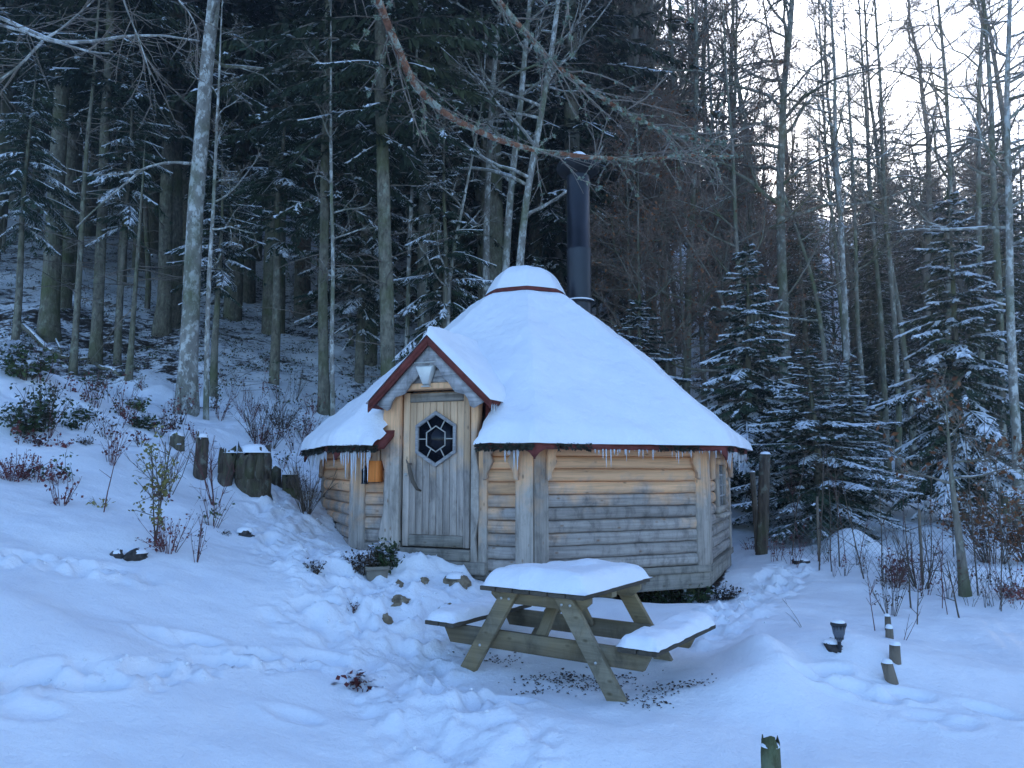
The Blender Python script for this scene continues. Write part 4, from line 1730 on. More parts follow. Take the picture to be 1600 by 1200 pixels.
def bare_limbs(rg, trunk, rad, z_first, n1, Lmax, elev=(.35, 1.0), twig_mb=None, limb_mb=None, n2=6, n3=5, n4=4, up=.05, leaf_mb=None, leaf_p=0.0, az_range=None, dens=1.0, snow_mb=None):
    """limbs, branches and twigs on a trunk polyline"""
    z = trunk[:, 2]
    cum = np.concatenate([[0], np.cumsum(np.linalg.norm(np.diff(trunk, axis=0), axis=1))])
    tot = cum[-1]
    s0 = np.interp(z_first, z, cum) if np.all(np.diff(z) > 0) else tot * .35
    L3s, L3e, L4s, L4e, lf = [], [], [], [], []
    for i in range(n1):
        s = s0 + (tot - s0) * ((i + rg.random()) / n1) ** .9
        p = np.array([np.interp(s, cum, trunk[:, k]) for k in range(3)])
        r = np.interp(s, cum, rad)
        f = (s - s0) / (tot - s0 + 1e-6)
        az = rg.uniform(0, 2 * PI) if az_range is None else rg.uniform(*az_range)
        el = rg.uniform(*elev) * (.6 + .5 * f)
        d = np.array([math.cos(az) * math.cos(el), math.sin(az) * math.cos(el), math.sin(el)])
        L = Lmax * (1 - .72 * f) * rg.uniform(.5, 1.1)
        A = wander(rg, p, d, L, 7, .55, up)
        ra = min(r * .55, .012 * L + .012) * np.linspace(1, .22, 8) + .002
        limb_mb.tube(A, ra, 5, cap=False)
        if snow_mb is not None and rg.random() < .3:
            snow_mb.tube(A[1:6] + np.array([0, 0, 1])[None] * (ra[1:6] * .7)[:, None], ra[1:6] * .55, 4, cap=False)
        for j in range(n2):
            t = rg.uniform(.18, .98)
            k = t * 7
            k0 = int(min(k, 6))
            q = A[k0] + (A[k0 + 1] - A[k0]) * (k - k0)
            dd = nrm(A[k0 + 1] - A[k0]) + rg.normal(0, .55, 3) + np.array([0, 0, .12])
            L2 = L * .42 * (1.15 - t) * rg.uniform(.6, 1.2) + .15
            B = wander(rg, q, dd, L2, 4, .35, up * .8)
            limb_mb.tube(B, np.linspace(max(.004, ra[k0] * .55), .003, 5), 3, cap=False)
            for w in range(n3):
                t2 = rg.uniform(.1, 1.0) * 4
                k2 = int(min(t2, 3))
                q2 = B[k2] + (B[k2 + 1] - B[k2]) * (t2 - k2)
                d2 = nrm(nrm(B[k2 + 1] - B[k2]) + rg.normal(0, .6, 3))
                L3 = (L2 * .42 + .10) * rg.uniform(.5, 1.2)
                e = q2 + d2 * L3
                L3s.append(q2)
                L3e.append(e)
                for x in range(n4):
                    q3 = q2 + (e - q2) * rg.uniform(.15, 1)
                    d3 = nrm(d2 * .9 + rg.normal(0, .55, 3))
                    L4s.append(q3)
                    L4e.append(q3 + d3 * L3 * rg.uniform(.25, .6))
                    if leaf_p and rg.random() < leaf_p:
                        lf.append(L4e[-1])
    if L3s:
        twig_mb.sticks(np.array(L3s), np.array(L3e), .0042, .0022)
    if L4s:
        a, b = np.array(L4s), np.array(L4e)
        d = b - a
        w = nrm(np.cross(d, rg.normal(0, 1, (len(a), 3)))) * .0028
        twig_mb.blades(a, d, w, .3)
    if leaf_mb is not None and lf:
        P = np.array(lf)
        N = len(P)
        D = nrm(rg.normal(0, 1, (N, 3)) + np.array([0, 0, -.6])) * rg.uniform(.05, .09, (N, 1))
        leaf_mb.blades(P, D, nrm(np.cross(D, rg.normal(0, 1, (N, 3)))) * .022)


def merge(dst, src, mat):
    o = dst.n
    for v in src.v:
        dst.v.append(v)
        dst.n += len(v)
    for arr, m_ in src.q:
        dst.q.append((arr + o, mat))
    return dst


def make_bare(seed, H, r0, zf, n1, Lmax, elev=(.35, 1.0), n2=6, n3=5, n4=4, leaf_p=0.0, bark='grey_bark', twig='twig', lean=.03, up=.05):
    rg = np.random.default_rng(seed)
    n = 14
    zz = np.linspace(-.3, H, n)
    tr = np.stack([lean * zz * rg.uniform(-1, 1) + .022 * H * fbm(zz * .22, 0 * zz, seed, 3), lean * zz * rg.uniform(-1, 1) + .022 * H * fbm(zz * .22, 0 * zz + 9, seed + 1, 3), zz], 1)
    tr[:, :2] -= tr[0, :2]
    rad = r0 * np.clip(1 - zz / H, .03, 1.05) ** .8
    T, Lm, Tw, Lf = MB(), MB(), MB(), MB()
    T.tube(tr, rad, 9, cap=False)
    bare_limbs(rg, tr, rad, zf, n1, Lmax, elev, Tw, Lm, n2, n3, n4, up, Lf, leaf_p)
    cr = MB()
    merge(cr, Tw, 0)
    if Lf.n:
        merge(cr, Lf, 1)
    mats = [M[twig], M['rust_leaf']] if Lf.n else [M[twig]]
    return TreeKind(T.build_mesh('trunk', M[bark], True), cr.build_mesh('crown', mats), None, Lm.build_mesh('limbs', M[bark], True))


# ---- kinds of tree
K_NEAR = [make_spruce(101, True, H=6.0, Lmax=1.6, z0=.2, whorl=.21, nb=8, snow=.95, sub=6, wid=.019, dens=22, droop=.75),
          make_spruce(102, True, H=6.5, Lmax=1.4, z0=.5, whorl=.23, nb=8, snow=.78, sub=6, wid=.019, dens=22, droop=.85)]
K_MID = [make_spruce(111, True, H=11, Lmax=2.2, z0=1.6, whorl=.34, nb=6, snow=.95, sub=6, wid=.023, dens=17, droop=.7, bare=.15),
         make_spruce(112, True, H=12, Lmax=2.4, z0=.8, whorl=.36, nb=6, snow=.85, sub=6, wid=.023, dens=17, droop=.75, bare=.12)]
K_HIGH = [make_spruce(113, True, H=12, Lmax=2.3, z0=4.9, whorl=.36, nb=6, snow=.95, sub=6, wid=.023, dens=17, droop=.7, bare=.15)]
K_FAR = [make_spruce(121, False, H=21, Lmax=3.3, z0=4.5, whorl=.44, nb=6, snow=.30, sub=6, wid=.036, dens=11, droop=.65, bare=.15),
         make_spruce(122, False, H=20, Lmax=3.0, z0=1.0, whorl=.44, nb=6, snow=.36, sub=6, wid=.036, dens=11, droop=.75, bare=.1),
         make_spruce(123, False, H=23, Lmax=3.5, z0=6.0, whorl=.46, nb=6, snow=.26, sub=6, wid=.038, dens=11, droop=.6, bare=.2),
         make_spruce(124, False, H=17, Lmax=3.2, z0=.5, whorl=.42, nb=6, snow=.38, sub=6, wid=.036, dens=11, droop=.75, bare=.05)]
K_BARE = [make_bare(131, 17, .11, 5.0, 30, 3.4, (.4, 1.15), 7, 7, 6, bark='dark_bark'),
          make_bare(132, 15, .09, 3.5, 30, 3.0, (.3, 1.1), 7, 7, 6, lean=.05, bark='dark_bark'),
          make_bare(133, 19, .14, 6.0, 32, 4.0, (.4, 1.2), 7, 7, 6, bark='dark_bark'),
          make_bare(134, 10, .06, 1.2, 34, 2.8, (.0, .9), 7, 7, 6, leaf_p=.04, twig='rust_twig', bark='dark_bark'),
          make_bare(135, 7, .045, .6, 32, 2.4, (-.1, .8), 7, 7, 6, leaf_p=.07, twig='rust_twig', bark='dark_bark')]

_tr = random.Random(77)


def base_of(px, py, Y=None):
    """foot of a tree: where the pixel's line of sight meets the ground, or at a depth Y for a hidden foot"""
    if Y is None:
        return on_ground(px, py, 7.0)
    p = at(px, py, Y)
    return np.array([p[0], Y, hz(p[0], Y)])


# ---- trunks that can be told apart: (pixel polyline from foot to top of view, depth or None, width in px, bark, kind of crown)
def stem(name, label, cat, pts, Y, wpx, bark, H, crown='none', wtop=.62, group=None, leanY=0.0, limbs=0, Lmax=1.6, zf=3.0, leaf=0.0, n2=5, n3=4, n4=3, dead=0, elev=(.1, .9)):
    b = base_of(pts[0][0], pts[0][1], Y)
    Yb = b[1]
    P = [b - np.array([0, 0, .25]), b]
    for k, (x, y) in enumerate(pts[1:]):
        P.append(at(x, y, Yb + leanY * (k + 1)))
    P = np.array(P)
    P = P[np.concatenate([[True], np.diff(P[:, 2]) > .05])]
    top = P[-1]
    if top[2] - b[2] < H:
        d = nrm(P[-1] - P[-2])
        d = nrm(d + np.array([0, 0, 1.2]))
        rem = H - (top[2] - b[2])
        P = np.vstack([P, top + d * rem * .5, top + d * rem * .5 + np.array([0, 0, rem * .5])])
    # resample smoothly
    cum = np.concatenate([[0], np.cumsum(np.linalg.norm(np.diff(P, axis=0), axis=1))])
    n = max(12, int(cum[-1] / .45))
    s = np.linspace(0, cum[-1], n)
    Q = np.stack([np.interp(s, cum, P[:, k]) for k in range(3)], 1)
    for _ in range(2):
        Q[1:-1] = (Q[:-2] + 2 * Q[1:-1] + Q[2:]) / 4
    Ht = Q[-1, 2] - b[2]
    sd_ = int(pts[0][0] * 7 + pts[0][1])
    Q[:, 0] += .035 * fbm(Q[:, 2] * .5, 0 * s, sd_, 3) * min(1, wpx / 14)
    Q[:, 1] += .035 * fbm(Q[:, 2] * .5, 0 * s + 4, sd_, 3)
    r0 = wpx / F_PX * Yb / 2
    hh = np.clip((Q[:, 2] - b[2]) / Ht, 0, 1)
    rad = r0 * (np.clip(1 - hh, .02, 1) ** .75) * (1 + .55 * np.exp(-np.maximum(0, Q[:, 2] - b[2]) / .25) * (1 if wpx > 9 else .3))
    o = b.copy()
    T = MB()
    nn = 12 if wpx > 12 else 8
    jit = .07 * np.array([[vnoise(z_ * 2.0 + 3 * j, j * 1.7, sd_) for j in range(nn)] for z_ in Q[:, 2]])
    T.tube(Q - o, rad, nn, cap=True, jit=jit)
    t = thing(name, label, cat, tuple(o), 0, group)
    T.build('trunk', M[bark], t, smooth=True)
    rg = np.random.default_rng(sd_)
    if crown == 'spruce':
        kd = K_FAR[(0, 2)[sd_ % 2]] if Ht > 13 else K_MID[sd_ % 2]
        hk = (21, 23)[sd_ % 2] if Ht > 13 else {0: 11, 1: 12}[sd_ % 2]
        sc = Ht / hk
        for nm, me in (('crown', kd.crown), ('branch_snow', kd.snow)):
            c = put(nm, me, t, (0, 0, 0), 0.0, scale=(sc * .95, sc * .95, sc))
            if nm == 'branch_snow':
                kind(c, 'stuff')
    if dead:
        D = MB()
        for k in range(dead):
            z_ = rg.uniform(1.2, min(Ht * .55, 9))
            p = np.array([np.interp(z_, Q[:, 2] - b[2], Q[:, c] - o[c]) for c in range(3)])
            az = rg.uniform(0, 2 * PI)
            A = wander(rg, p, np.array([math.cos(az), math.sin(az), rg.uniform(-.25, .25)]), rg.uniform(.5, 1.7), 5, .2, -.02)
            D.tube(A, np.linspace(.012, .003, 6), 3, cap=False)
            for w in range(5):
                q = A[rg.integers(1, 5)]
                D.sticks([q], [q + np.append(rg.normal(0, .25, 2), rg.uniform(-.25, .05))], .004, .002)
        kind(D.build('dead_branches', M['twig'], t), 'stuff')
    if limbs:
        Lm, Tw, Lf, Sn = MB(), MB(), MB(), MB()
        bare_limbs(rg, Q - o, rad, zf, limbs, Lmax, elev, Tw, Lm, n2, n3, n4, .04, Lf, leaf, snow_mb=Sn)
        if Lm.n:
            kind(Lm.build('limbs', M[bark], t, smooth=True), 'stuff')
        cr = merge(MB(), Tw, 0)
        if Lf.n:
            merge(cr, Lf, 1)
        cr.build('crown', [M['twig'], M['rust_leaf']][:2 if Lf.n else 1], t)
        if Sn.n:
            kind(Sn.build('branch_snow', M['snow'], t), 'stuff')
    return t


# left wood
stem('spruce_tree', 'tall straight spruce with a mossy grey trunk at the left edge of the forest', 'tree', [(75, 528), (86, 300), (100, 80), (104, 0)], None, 27, 'spruce_bark', 21, 'spruce', dead=26)
stem('young_spruce', 'slim grey trunk between two thicker spruces on the upper left bank', 'tree', [(113, 585), (122, 450), (133, 250), (140, 190)], None, 11, 'spruce_bark', 8.5, 'none', dead=26)
stem('spruce_tree', 'spruce with a brownish trunk flaring at its foot, second of the left group', 'tree', [(147, 570), (157, 400), (163, 250), (171, 80), (173, 0)], None, 17, 'spruce_bark', 20, 'spruce', dead=26)
stem('dead_tree', 'thin bare dead trunk standing right of the flared spruce on the left', 'tree', [(200, 594), (208, 480), (216, 380)], None, 10, 'spruce_bark', 4.4, 'none', dead=16)
stem('spruce_tree', 'dark spruce trunk just left of the pale birch-like beech', 'tree', [(252, 560), (258, 400), (263, 200), (268, 40)], 17.0, 22, 'spruce_bark', 22, 'spruce', dead=24)
stem('beech_tree', 'large pale beech with white lichen patches rising from the left bank behind the stumps', 'tree', [(293, 642), (296, 520), (304, 400), (310, 290), (318, 170), (325, 80), (336, -10)], None, 29, 'beech_bark', 16, 'none', limbs=14, Lmax=3.0, zf=5.0, elev=(-.1, .8))
stem('beech_tree', 'thin pale stem standing close to the right of the large beech', 'tree', [(322, 655), (324, 540), (328, 440), (333, 330), (336, 260)], None, 9, 'beech_bark', 7.5, 'none', limbs=12, Lmax=1.2, zf=2.0)
stem('spruce_tree', 'mossy dark trunk standing at the left end of the hut roof', 'tree', [(506, 668), (505, 500), (508, 300), (512, 100)], 13.4, 17, 'spruce_bark', 18, 'spruce', dead=20)
stem('birch_tree', 'slender pale stem just left of the door gable, in front of dark spruces', 'tree', [(521, 660), (519, 540), (521, 420), (519, 320), (516, 180)], 12.2, 8, 'beech_bark', 10, 'none', limbs=16, Lmax=1.3, zf=2.6)
stem('spruce_tree', 'big olive grey spruce trunk rising right behind the red door gable', 'tree', [(611, 600), (604, 450), (599, 300), (595, 150), (594, 0)], 12.7, 25, 'spruce_bark', 21, 'spruce', dead=24)
stem('birch_tree', 'thin light stem between the two thick trunks behind the door gable', 'tree', [(634, 570), (638, 450), (642, 330), (648, 200), (652, 60)], 14.0, 8, 'beech_bark', 12, 'none', limbs=14, Lmax=1.3, zf=4)
stem('fir_tree', 'thick flaky trunk with pale patches behind the gable ridge', 'tree', [(664, 560), (662, 420), (663, 250), (664, 100), (664, 0)], 16.0, 22, 'grey_bark', 21, 'spruce', dead=18)
stem('spruce_tree', 'dark trunk right of the thick flaky one, half in shade', 'tree', [(684, 540), (683, 420), (684, 250), (690, 60)], 18.5, 18, 'spruce_bark', 21, 'spruce', dead=16)
stem('beech_tree', 'crooked thin lichen-spotted stem leaning right above the gable', 'tree', [(699, 520), (700, 450), (704, 400), (715, 360), (726, 300), (740, 230), (748, 200)], 13.5, 9, 'beech_bark', 8.0, 'none', limbs=14, Lmax=1.4, zf=2.5)
stem('beech_tree', 'straight pale beech left of the snow-capped smoke vent', 'tree', [(758, 480), (760, 380), (761, 280), (766, 180), (776, 60), (780, 0)], 15.0, 13, 'beech_bark', 15, 'none', limbs=22, Lmax=2.4, zf=5)
stem('beech_tree', 'pale lichened beech right behind the snow-capped smoke vent', 'tree', [(786, 470), (792, 380), (800, 280), (812, 180), (822, 80), (830, 0)], 14.0, 15, 'beech_bark', 15, 'none', limbs=24, Lmax=2.6, zf=5)
stem('beech_tree', 'beech leaning right next to the black stove pipe', 'tree', [(804, 470), (812, 380), (824, 290), (836, 230), (850, 150), (866, 60), (874, 0)], 13.5, 16, 'beech_bark', 14, 'none', limbs=26, Lmax=2.6, zf=4.5)
# right wood
stem('beech_tree', 'grey beech with brown twigs to the right of the stove pipe', 'tree', [(1070, 640), (1074, 500), (1080, 380), (1084, 260), (1088, 120)], 16.0, 13, 'grey_bark', 14, 'none', limbs=30, Lmax=2.6, zf=3, leaf=.04)
stem('ash_tree', 'slender trunk close beside the grey beech right of the stove pipe', 'tree', [(1100, 600), (1095, 480), (1092, 380), (1090, 250), (1085, 100)], 17.5, 9, 'grey_bark', 14, 'none', limbs=26, Lmax=2.2, zf=3)
stem('ash_tree', 'twin stem rising over the top of the snowy spruce, its left one', 'tree', [(1128, 640), (1126, 460), (1122, 360), (1118, 280), (1110, 140)], 18.0, 9, 'beech_bark', 14, 'none', limbs=24, Lmax=2.2, zf=4)
stem('ash_tree', 'twin stem rising over the top of the snowy spruce, its right one', 'tree', [(1134, 640), (1134, 460), (1138, 360), (1141, 300), (1150, 140)], 17.6, 10, 'grey_bark', 14, 'none', limbs=24, Lmax=2.2, zf=4)
stem('ash_tree', 'thin trunk leaning slightly left between the twin stems and the dark burr-topped tree', 'tree', [(1180, 640), (1178, 400), (1170, 310), (1160, 220), (1150, 100)], 18.0, 9, 'grey_bark', 15, 'none', limbs=24, Lmax=2.3, zf=4)
stem('oak_tree', 'dark stout tree with burr lumps in its crown beside the low sun', 'tree', [(1230, 690), (1226, 540), (1222, 420), (1219, 300), (1224, 160), (1236, 40), (1240, -20)], 15.5, 19, 'grey_bark', 14.5, 'none', limbs=34, Lmax=3.4, zf=4.5, leaf=.03, n2=6, n3=5, n4=3)
stem('ash_tree', 'bare stem leaning strongly left across the spruces right of the dark stout tree', 'tree', [(1295, 600), (1288, 520), (1270, 430), (1250, 370), (1236, 340), (1216, 280)], 15.0, 10, 'grey_bark', 8, 'none', limbs=12, Lmax=1.6, zf=3)
stem('ash_tree', 'forked pale trunk standing behind the bushy snowy spruce', 'tree', [(1326, 720), (1322, 560), (1318, 460), (1316, 370), (1310, 280), (1304, 150), (1300, 30)], 15.0, 12, 'beech_bark', 13, 'none', limbs=30, Lmax=2.4, zf=4.2, n4=3)
stem('ash_tree', 'thin leaning stem crossing the forked pale trunk', 'tree', [(1322, 470), (1306, 380), (1296, 300), (1288, 200), (1284, 110)], 16.5, 8, 'grey_bark', 13.5, 'none', limbs=22, Lmax=1.8, zf=6)
stem('ash_tree', 'slender trunk with a slight curve, right of the forked pale trunk', 'tree', [(1352, 735), (1348, 600), (1338, 480), (1336, 380), (1332, 280), (1325, 150)], 16.0, 9, 'grey_bark', 12, 'none', limbs=26, Lmax=2.0, zf=4)
stem('ash_tree', 'left one of three slim trunks rising from the snowy gap at right', 'tree', [(1388, 748), (1384, 640), (1376, 480), (1366, 380), (1360, 300), (1352, 180)], None, 10, 'grey_bark', 14, 'none', limbs=24, Lmax=2.2, zf=5)
stem('ash_tree', 'middle one of three slim trunks rising from the snowy gap at right', 'tree', [(1404, 756), (1404, 620), (1396, 480), (1386, 380), (1380, 270), (1376, 120), (1370, 40)], None, 10, 'grey_bark', 15, 'none', limbs=28, Lmax=2.4, zf=5.5)
stem('ash_tree', 'right one of three slim trunks rising from the snowy gap at right', 'tree', [(1430, 748), (1420, 600), (1404, 480), (1392, 420)], None, 11, 'grey_bark', 14, 'none', limbs=24, Lmax=2.2, zf=5.5)
stem('ash_tree', 'broad bare tree spreading its twigs against the bright sky at upper right', 'tree', [(1482, 700), (1482, 400), (1484, 250), (1480, 150), (1470, 60), (1466, 20)], 17.0, 12, 'grey_bark', 14.5, 'none', limbs=40, Lmax=3.4, zf=5, n4=3)
stem('ash_tree', 'tall thin bare tree reaching the top of the picture at right', 'tree', [(1532, 700), (1530, 400), (1528, 250), (1532, 120), (1538, 0)], 16.0, 11, 'grey_bark', 16, 'none', limbs=34, Lmax=2.6, zf=6)
stem('beech_tree', 'lichened pale trunk at the right edge of the picture', 'tree', [(1588, 800), (1586, 640), (1582, 500), (1578, 380), (1574, 280), (1574, 150), (1580, 0)], 11.5, 15, 'beech_bark', 12, 'none', limbs=26, Lmax=2.2, zf=4)
stem('ash_tree', 'dark trunk partly hidden by the big dark fir at right', 'tree', [(1568, 790), (1566, 640), (1560, 500), (1555, 330)], 12.5, 14, 'grey_bark', 12, 'none', limbs=16, Lmax=2, zf=5)
stem('young_beech', 'moss-covered crooked trunk with brown leaves by the wire fence at far right', 'tree', [(1508, 930), (1502, 860), (1494, 790), (1490, 745)], None, 13, 'dark_bark', 1.9, 'none', limbs=7, Lmax=.7, zf=.9, leaf=.3)

# snowy spruces that stand out: (foot px, foot py or depth, top py, kind, label)
for (px, py, Y, top, kd, hk, label, wsc) in [
        (1168, 700, 12.6, 382, K_NEAR[1], 6.5, 'snow-laden spruce behind the right end of the hut roof', 1.4),
        (1278, 838, None, 545, K_NEAR[0], 6.0, 'low bushy spruce with snow-laden boughs right of the hut, behind the fence posts', 2.1),
        (1345, 800, 13.0, 560, K_NEAR[1], 6.5, 'small spruce half hidden by the right side of the low bushy spruce', 1.7),
        (1500, 760, 12.4, 300, K_NEAR[1], 6.5, 'big dark fir with a few snow-laden boughs at the right', 1.25),
        (1415, 690, 20.0, 540, K_NEAR[0], 6.0, 'small distant snowy spruce between the slim trunks at right', 1.1),
        (1000, 640, 13.6, 470, K_NEAR[0], 6.0, 'spruce with snowy boughs peeping over the right slope of the hut roof', 1.7),
        (838, 560, 15.0, 402, K_NEAR[0], 6.0, 'small snowy spruce between the smoke vent and the stove pipe', .9),
        (336, 575, 12.9, 215, K_HIGH[0], 12, 'spruce with snow-laden boughs spreading behind the large pale beech', 1.15),
        (692, 560, 13.6, 130, K_MID[1], 12, 'spruce with clumps of snow on its boughs above the door gable', .9),
        (184, 560, 14.3, 60, K_HIGH[0], 12, 'spruce with snowy boughs between the trunks at left', .85),
        (562, 590, 16.0, 40, K_MID[0], 11, 'spruce with snowy upper boughs left of the olive trunk', 1.0),
        (428, 600, 14.6, 70, K_HIGH[0], 12, 'dark drooping spruce above the dip left of the hut', 1.1),
        (20, 560, 13.5, 60, K_HIGH[0], 12, 'spruce with snowy boughs cut by the left edge of the picture', .9),
        (1290, 700, 19.0, 330, K_MID[1], 12, 'dark spruce behind the leaning stem right of the hut', .9),
        (960, 560, 20.0, 250, K_MID[1], 12, 'dark spruce behind the twigs to the right of the stove pipe', .9)]:
    b = base_of(px, py, Y)
    Ht = at(px, top, b[1])[2] - b[2]
    s = Ht / hk
    plant_tree(kd, 'snowy_spruce', label, 'tree', tuple(b), s * wsc, _tr.uniform(0, 6), None, s)

# trees with tops against the sky at right
for (px, Y, top, kd, hk, label, wsc) in [
        (1340, 36, 195, K_FAR[1], 20, 'spruce with its top in the bright gap of sky right of the sun', .9),
        (1402, 40, 88, K_FAR[3], 17, 'sunlit olive-topped spruce standing highest against the sky at right', .8),
        (1440, 38, 150, K_FAR[3], 17, 'spruce close right of the sunlit olive-topped one', .7),
        (1556, 34, 130, K_FAR[0], 21, 'narrow spruce top against pale blue sky at far right', .75),
        (1275, 34, 150, K_FAR[1], 20, 'spruce just right of the sun, dark against the light', .8)]:
    p = at(px, 500, Y)
    z = hz(p[0], Y)
    Ht = at(px, top, Y)[2] - z
    s = Ht / hk
    plant_tree(kd, 'spruce_tree', label, 'tree', (p[0], Y, z - .2), s * wsc, _tr.uniform(0, 6), None, s)

# ---- the depth of the forest
taken = []


def free(x, y, d):
    for a, b in taken:
        if (a - x) ** 2 + (b - y) ** 2 < d * d:
            return False
    taken.append((x, y))
    return True


def scatter(n, kinds, ylo, yhi, group, name, label, cat, smin, smax, dmin, clear=0.0, xlim=1.0, top_cap=None):
    made = 0
    tries = 0
    while made < n and tries < n * 30:
        tries += 1
        Y = ylo * (yhi / ylo) ** _tr.random()
        half = (Y * .72 + 5) * xlim
        x = _tr.uniform(-half, half)
        if math.hypot(x - HC[0], Y - HC[1]) < 6.0:
            continue
        px = 800 + x / Y * F_PX
        if Y > 27 and 400 < px < 780 and _tr.random() < .72:
            continue
        # keep the open views: the dip left of the hut, the snowy gap at right
        if Y < 18 and (1330 < px < 1480 or 330 < px < 470):
            continue
        if name == 'bare_tree' and px > 1150 and _tr.random() < .6:
            continue
        if not free(x, Y, dmin):
            continue
        k = _tr.randrange(len(kinds))
        if name == 'spruce_tree' and px < 500 and Y < 34:
            k = _tr.choice((0, 2))
        s = _tr.uniform(smin, smax)
        z = hz(x, Y)
        if top_cap is not None:
            Hk = kinds[k][1] * s
            zt = top_cap(px, Y)
            if zt is not None and z + Hk > zt:
                s = (zt - z) / kinds[k][1]
                if s < .35:
                    continue
        plant_tree(kinds[k][0], name, label, cat, (x, Y, z - .15), s, _tr.uniform(0, 6.28), group)
        made += 1


def sky_cap(px, Y):
    """highest point allowed for dense crowns so that the sky shows at upper right"""
    if px < 1000:
        return None
    py = np.interp(px, [1000, 1060, 1120, 1180, 1240, 1300, 1360, 1450, 1520, 1600, 1900], [-30, 70, 120, 185, 215, 250, 250, 230, 215, 190, 120])
    return at(px, py + _tr.uniform(-25, 60), Y)[2]


FK = list(zip(K_FAR, (21, 20, 23, 17)))
BK = list(zip(K_BARE, (17, 15, 19, 10, 7)))
K_DENSE = [make_bare(141, 17, .12, 4.0, 46, 3.4, (.2, 1.15), 8, 7, 6, bark='dark_bark', leaf_p=.02),
           make_bare(142, 16, .10, 3.0, 42, 3.2, (.1, 1.1), 8, 7, 6, bark='dark_bark', lean=.05, twig='rust_twig', leaf_p=.03)]
for i, (px, Y) in enumerate([(985, 19), (1020, 23), (1045, 17.5), (1075, 27), (1110, 20.5), (1200, 20), (1150, 26), (1262, 24), (1335, 22), (1400, 27), (1462, 21), (1525, 25), (1590, 19), (885, 19.5)]):
    p = at(px, 500, Y)
    plant_tree(K_DENSE[i % 2], 'bare_tree', 'dark densely twigged bare tree in the thicket right of the stove pipe', 'tree', (p[0], Y, hz(p[0], Y) - .15), _tr.uniform(.85, 1.1), _tr.uniform(0, 6), 'densely twigged trees right of the pipe')
scatter(64, FK, 16.5, 30, 'dark spruces inside the forest', 'spruce_tree', 'dark spruce standing deep inside the forest behind the hut', 'tree', .8, 1.1, 1.7, top_cap=sky_cap)
scatter(84, FK, 28, 52, 'dark spruces inside the forest', 'spruce_tree', 'dark spruce standing deep inside the forest behind the hut', 'tree', .85, 1.15, 2.2, top_cap=sky_cap)
scatter(60, FK, 50, 85, 'dark spruces inside the forest', 'spruce_tree', 'dark spruce standing deep inside the forest behind the hut', 'tree', .85, 1.1, 2.8, top_cap=sky_cap)
scatter(18, BK[:3], 16, 34, 'bare grey trees inside the forest', 'bare_tree', 'bare grey deciduous tree standing among the forest spruces', 'tree', .75, 1.05, 1.6)
scatter(26, BK[:3], 34, 70, 'bare grey trees inside the forest', 'bare_tree', 'bare grey deciduous tree standing among the forest spruces', 'tree', .8, 1.1, 2.5)
for i in range(12):
    Y = _tr.uniform(15, 38)
    p = at(_tr.uniform(1640, 2150), 500, Y)
    kd = (K_FAR[1], K_FAR[3], K_BARE[0])[i % 3]
    plant_tree(kd, 'bare_tree' if i % 3 == 2 else 'spruce_tree', 'tree of the wood going on beyond the right edge of the picture', 'tree', (p[0], Y, hz(p[0], Y) - .15), _tr.uniform(.5, .8), _tr.uniform(0, 6), 'trees beyond the right edge')
# brown undergrowth of young beeches, mostly right of the stove pipe
n = 0
while n < 28:
    px = _tr.uniform(860, 1330) if n < 20 else _tr.uniform(420, 860)
    Y = _tr.uniform(14.5, 26)
    p = at(px, 500, Y)
    if math.hypot(p[0] - HC[0], Y - HC[1]) < 4.6:
        continue
    kd = _tr.choice(K_BARE[3:])
    plant_tree(kd, 'young_beech', 'young beech of dense reddish brown twigs in the understorey right of the stove pipe' if n < 20 else 'young beech of dense reddish brown twigs in the understorey behind the door gable', 'tree', (p[0], Y, hz(p[0], Y) - .1), _tr.uniform(.7, 1.1), _tr.uniform(0, 6),
               'brown-twigged young beeches right of the pipe' if n < 20 else 'brown-twigged young beeches behind the gable')
    n += 1
# ================================================================= overhanging boughs from trees at the picture's edge
def bough(P, r0, r1, n=9, seed=0, wob=.03):
    P = np.array(P)
    cum = np.concatenate([[0], np.cumsum(np.linalg.norm(np.diff(P, axis=0), axis=1))])
    s = np.linspace(0, cum[-1], max(10, int(cum[-1] / .09)))
    Q = np.stack([np.interp(s, cum, P[:, k]) for k in range(3)], 1)
    for _ in range(3):
        Q[1:-1] = (Q[:-2] + 2 * Q[1:-1] + Q[2:]) / 4
    for k in range(3):
        Q[:, k] += wob * fbm(s * 2.2, 0 * s + k * 3.1, seed + k, 3)
    return Q, np.interp(s / cum[-1], [0, 1], [r0, r1]) * (1 + .25 * fbm(s * 4, 0 * s, seed + 9, 2))


def tufts(mb, Q, rad, rg, n, lo=.02, hi=.06, k=9):
    n = int(n * 2.6)
    lo, hi = lo * .55, hi * .62
    idx = rg.integers(0, len(Q), n)
    for i in idx:
        c = Q[i] + nrm(rg.normal(0, 1, 3)) * rad[i]
        D = nrm(rg.normal(0, 1, (k, 3)) + np.array([0, 0, -.25])) * rg.uniform(lo, hi, (k, 1))
        mb.blades(np.repeat(c[None], k, 0), D, nrm(np.cross(D, rg.normal(0, 1, (k, 3)))) * rg.uniform(.0018, .0045, (k, 1)))


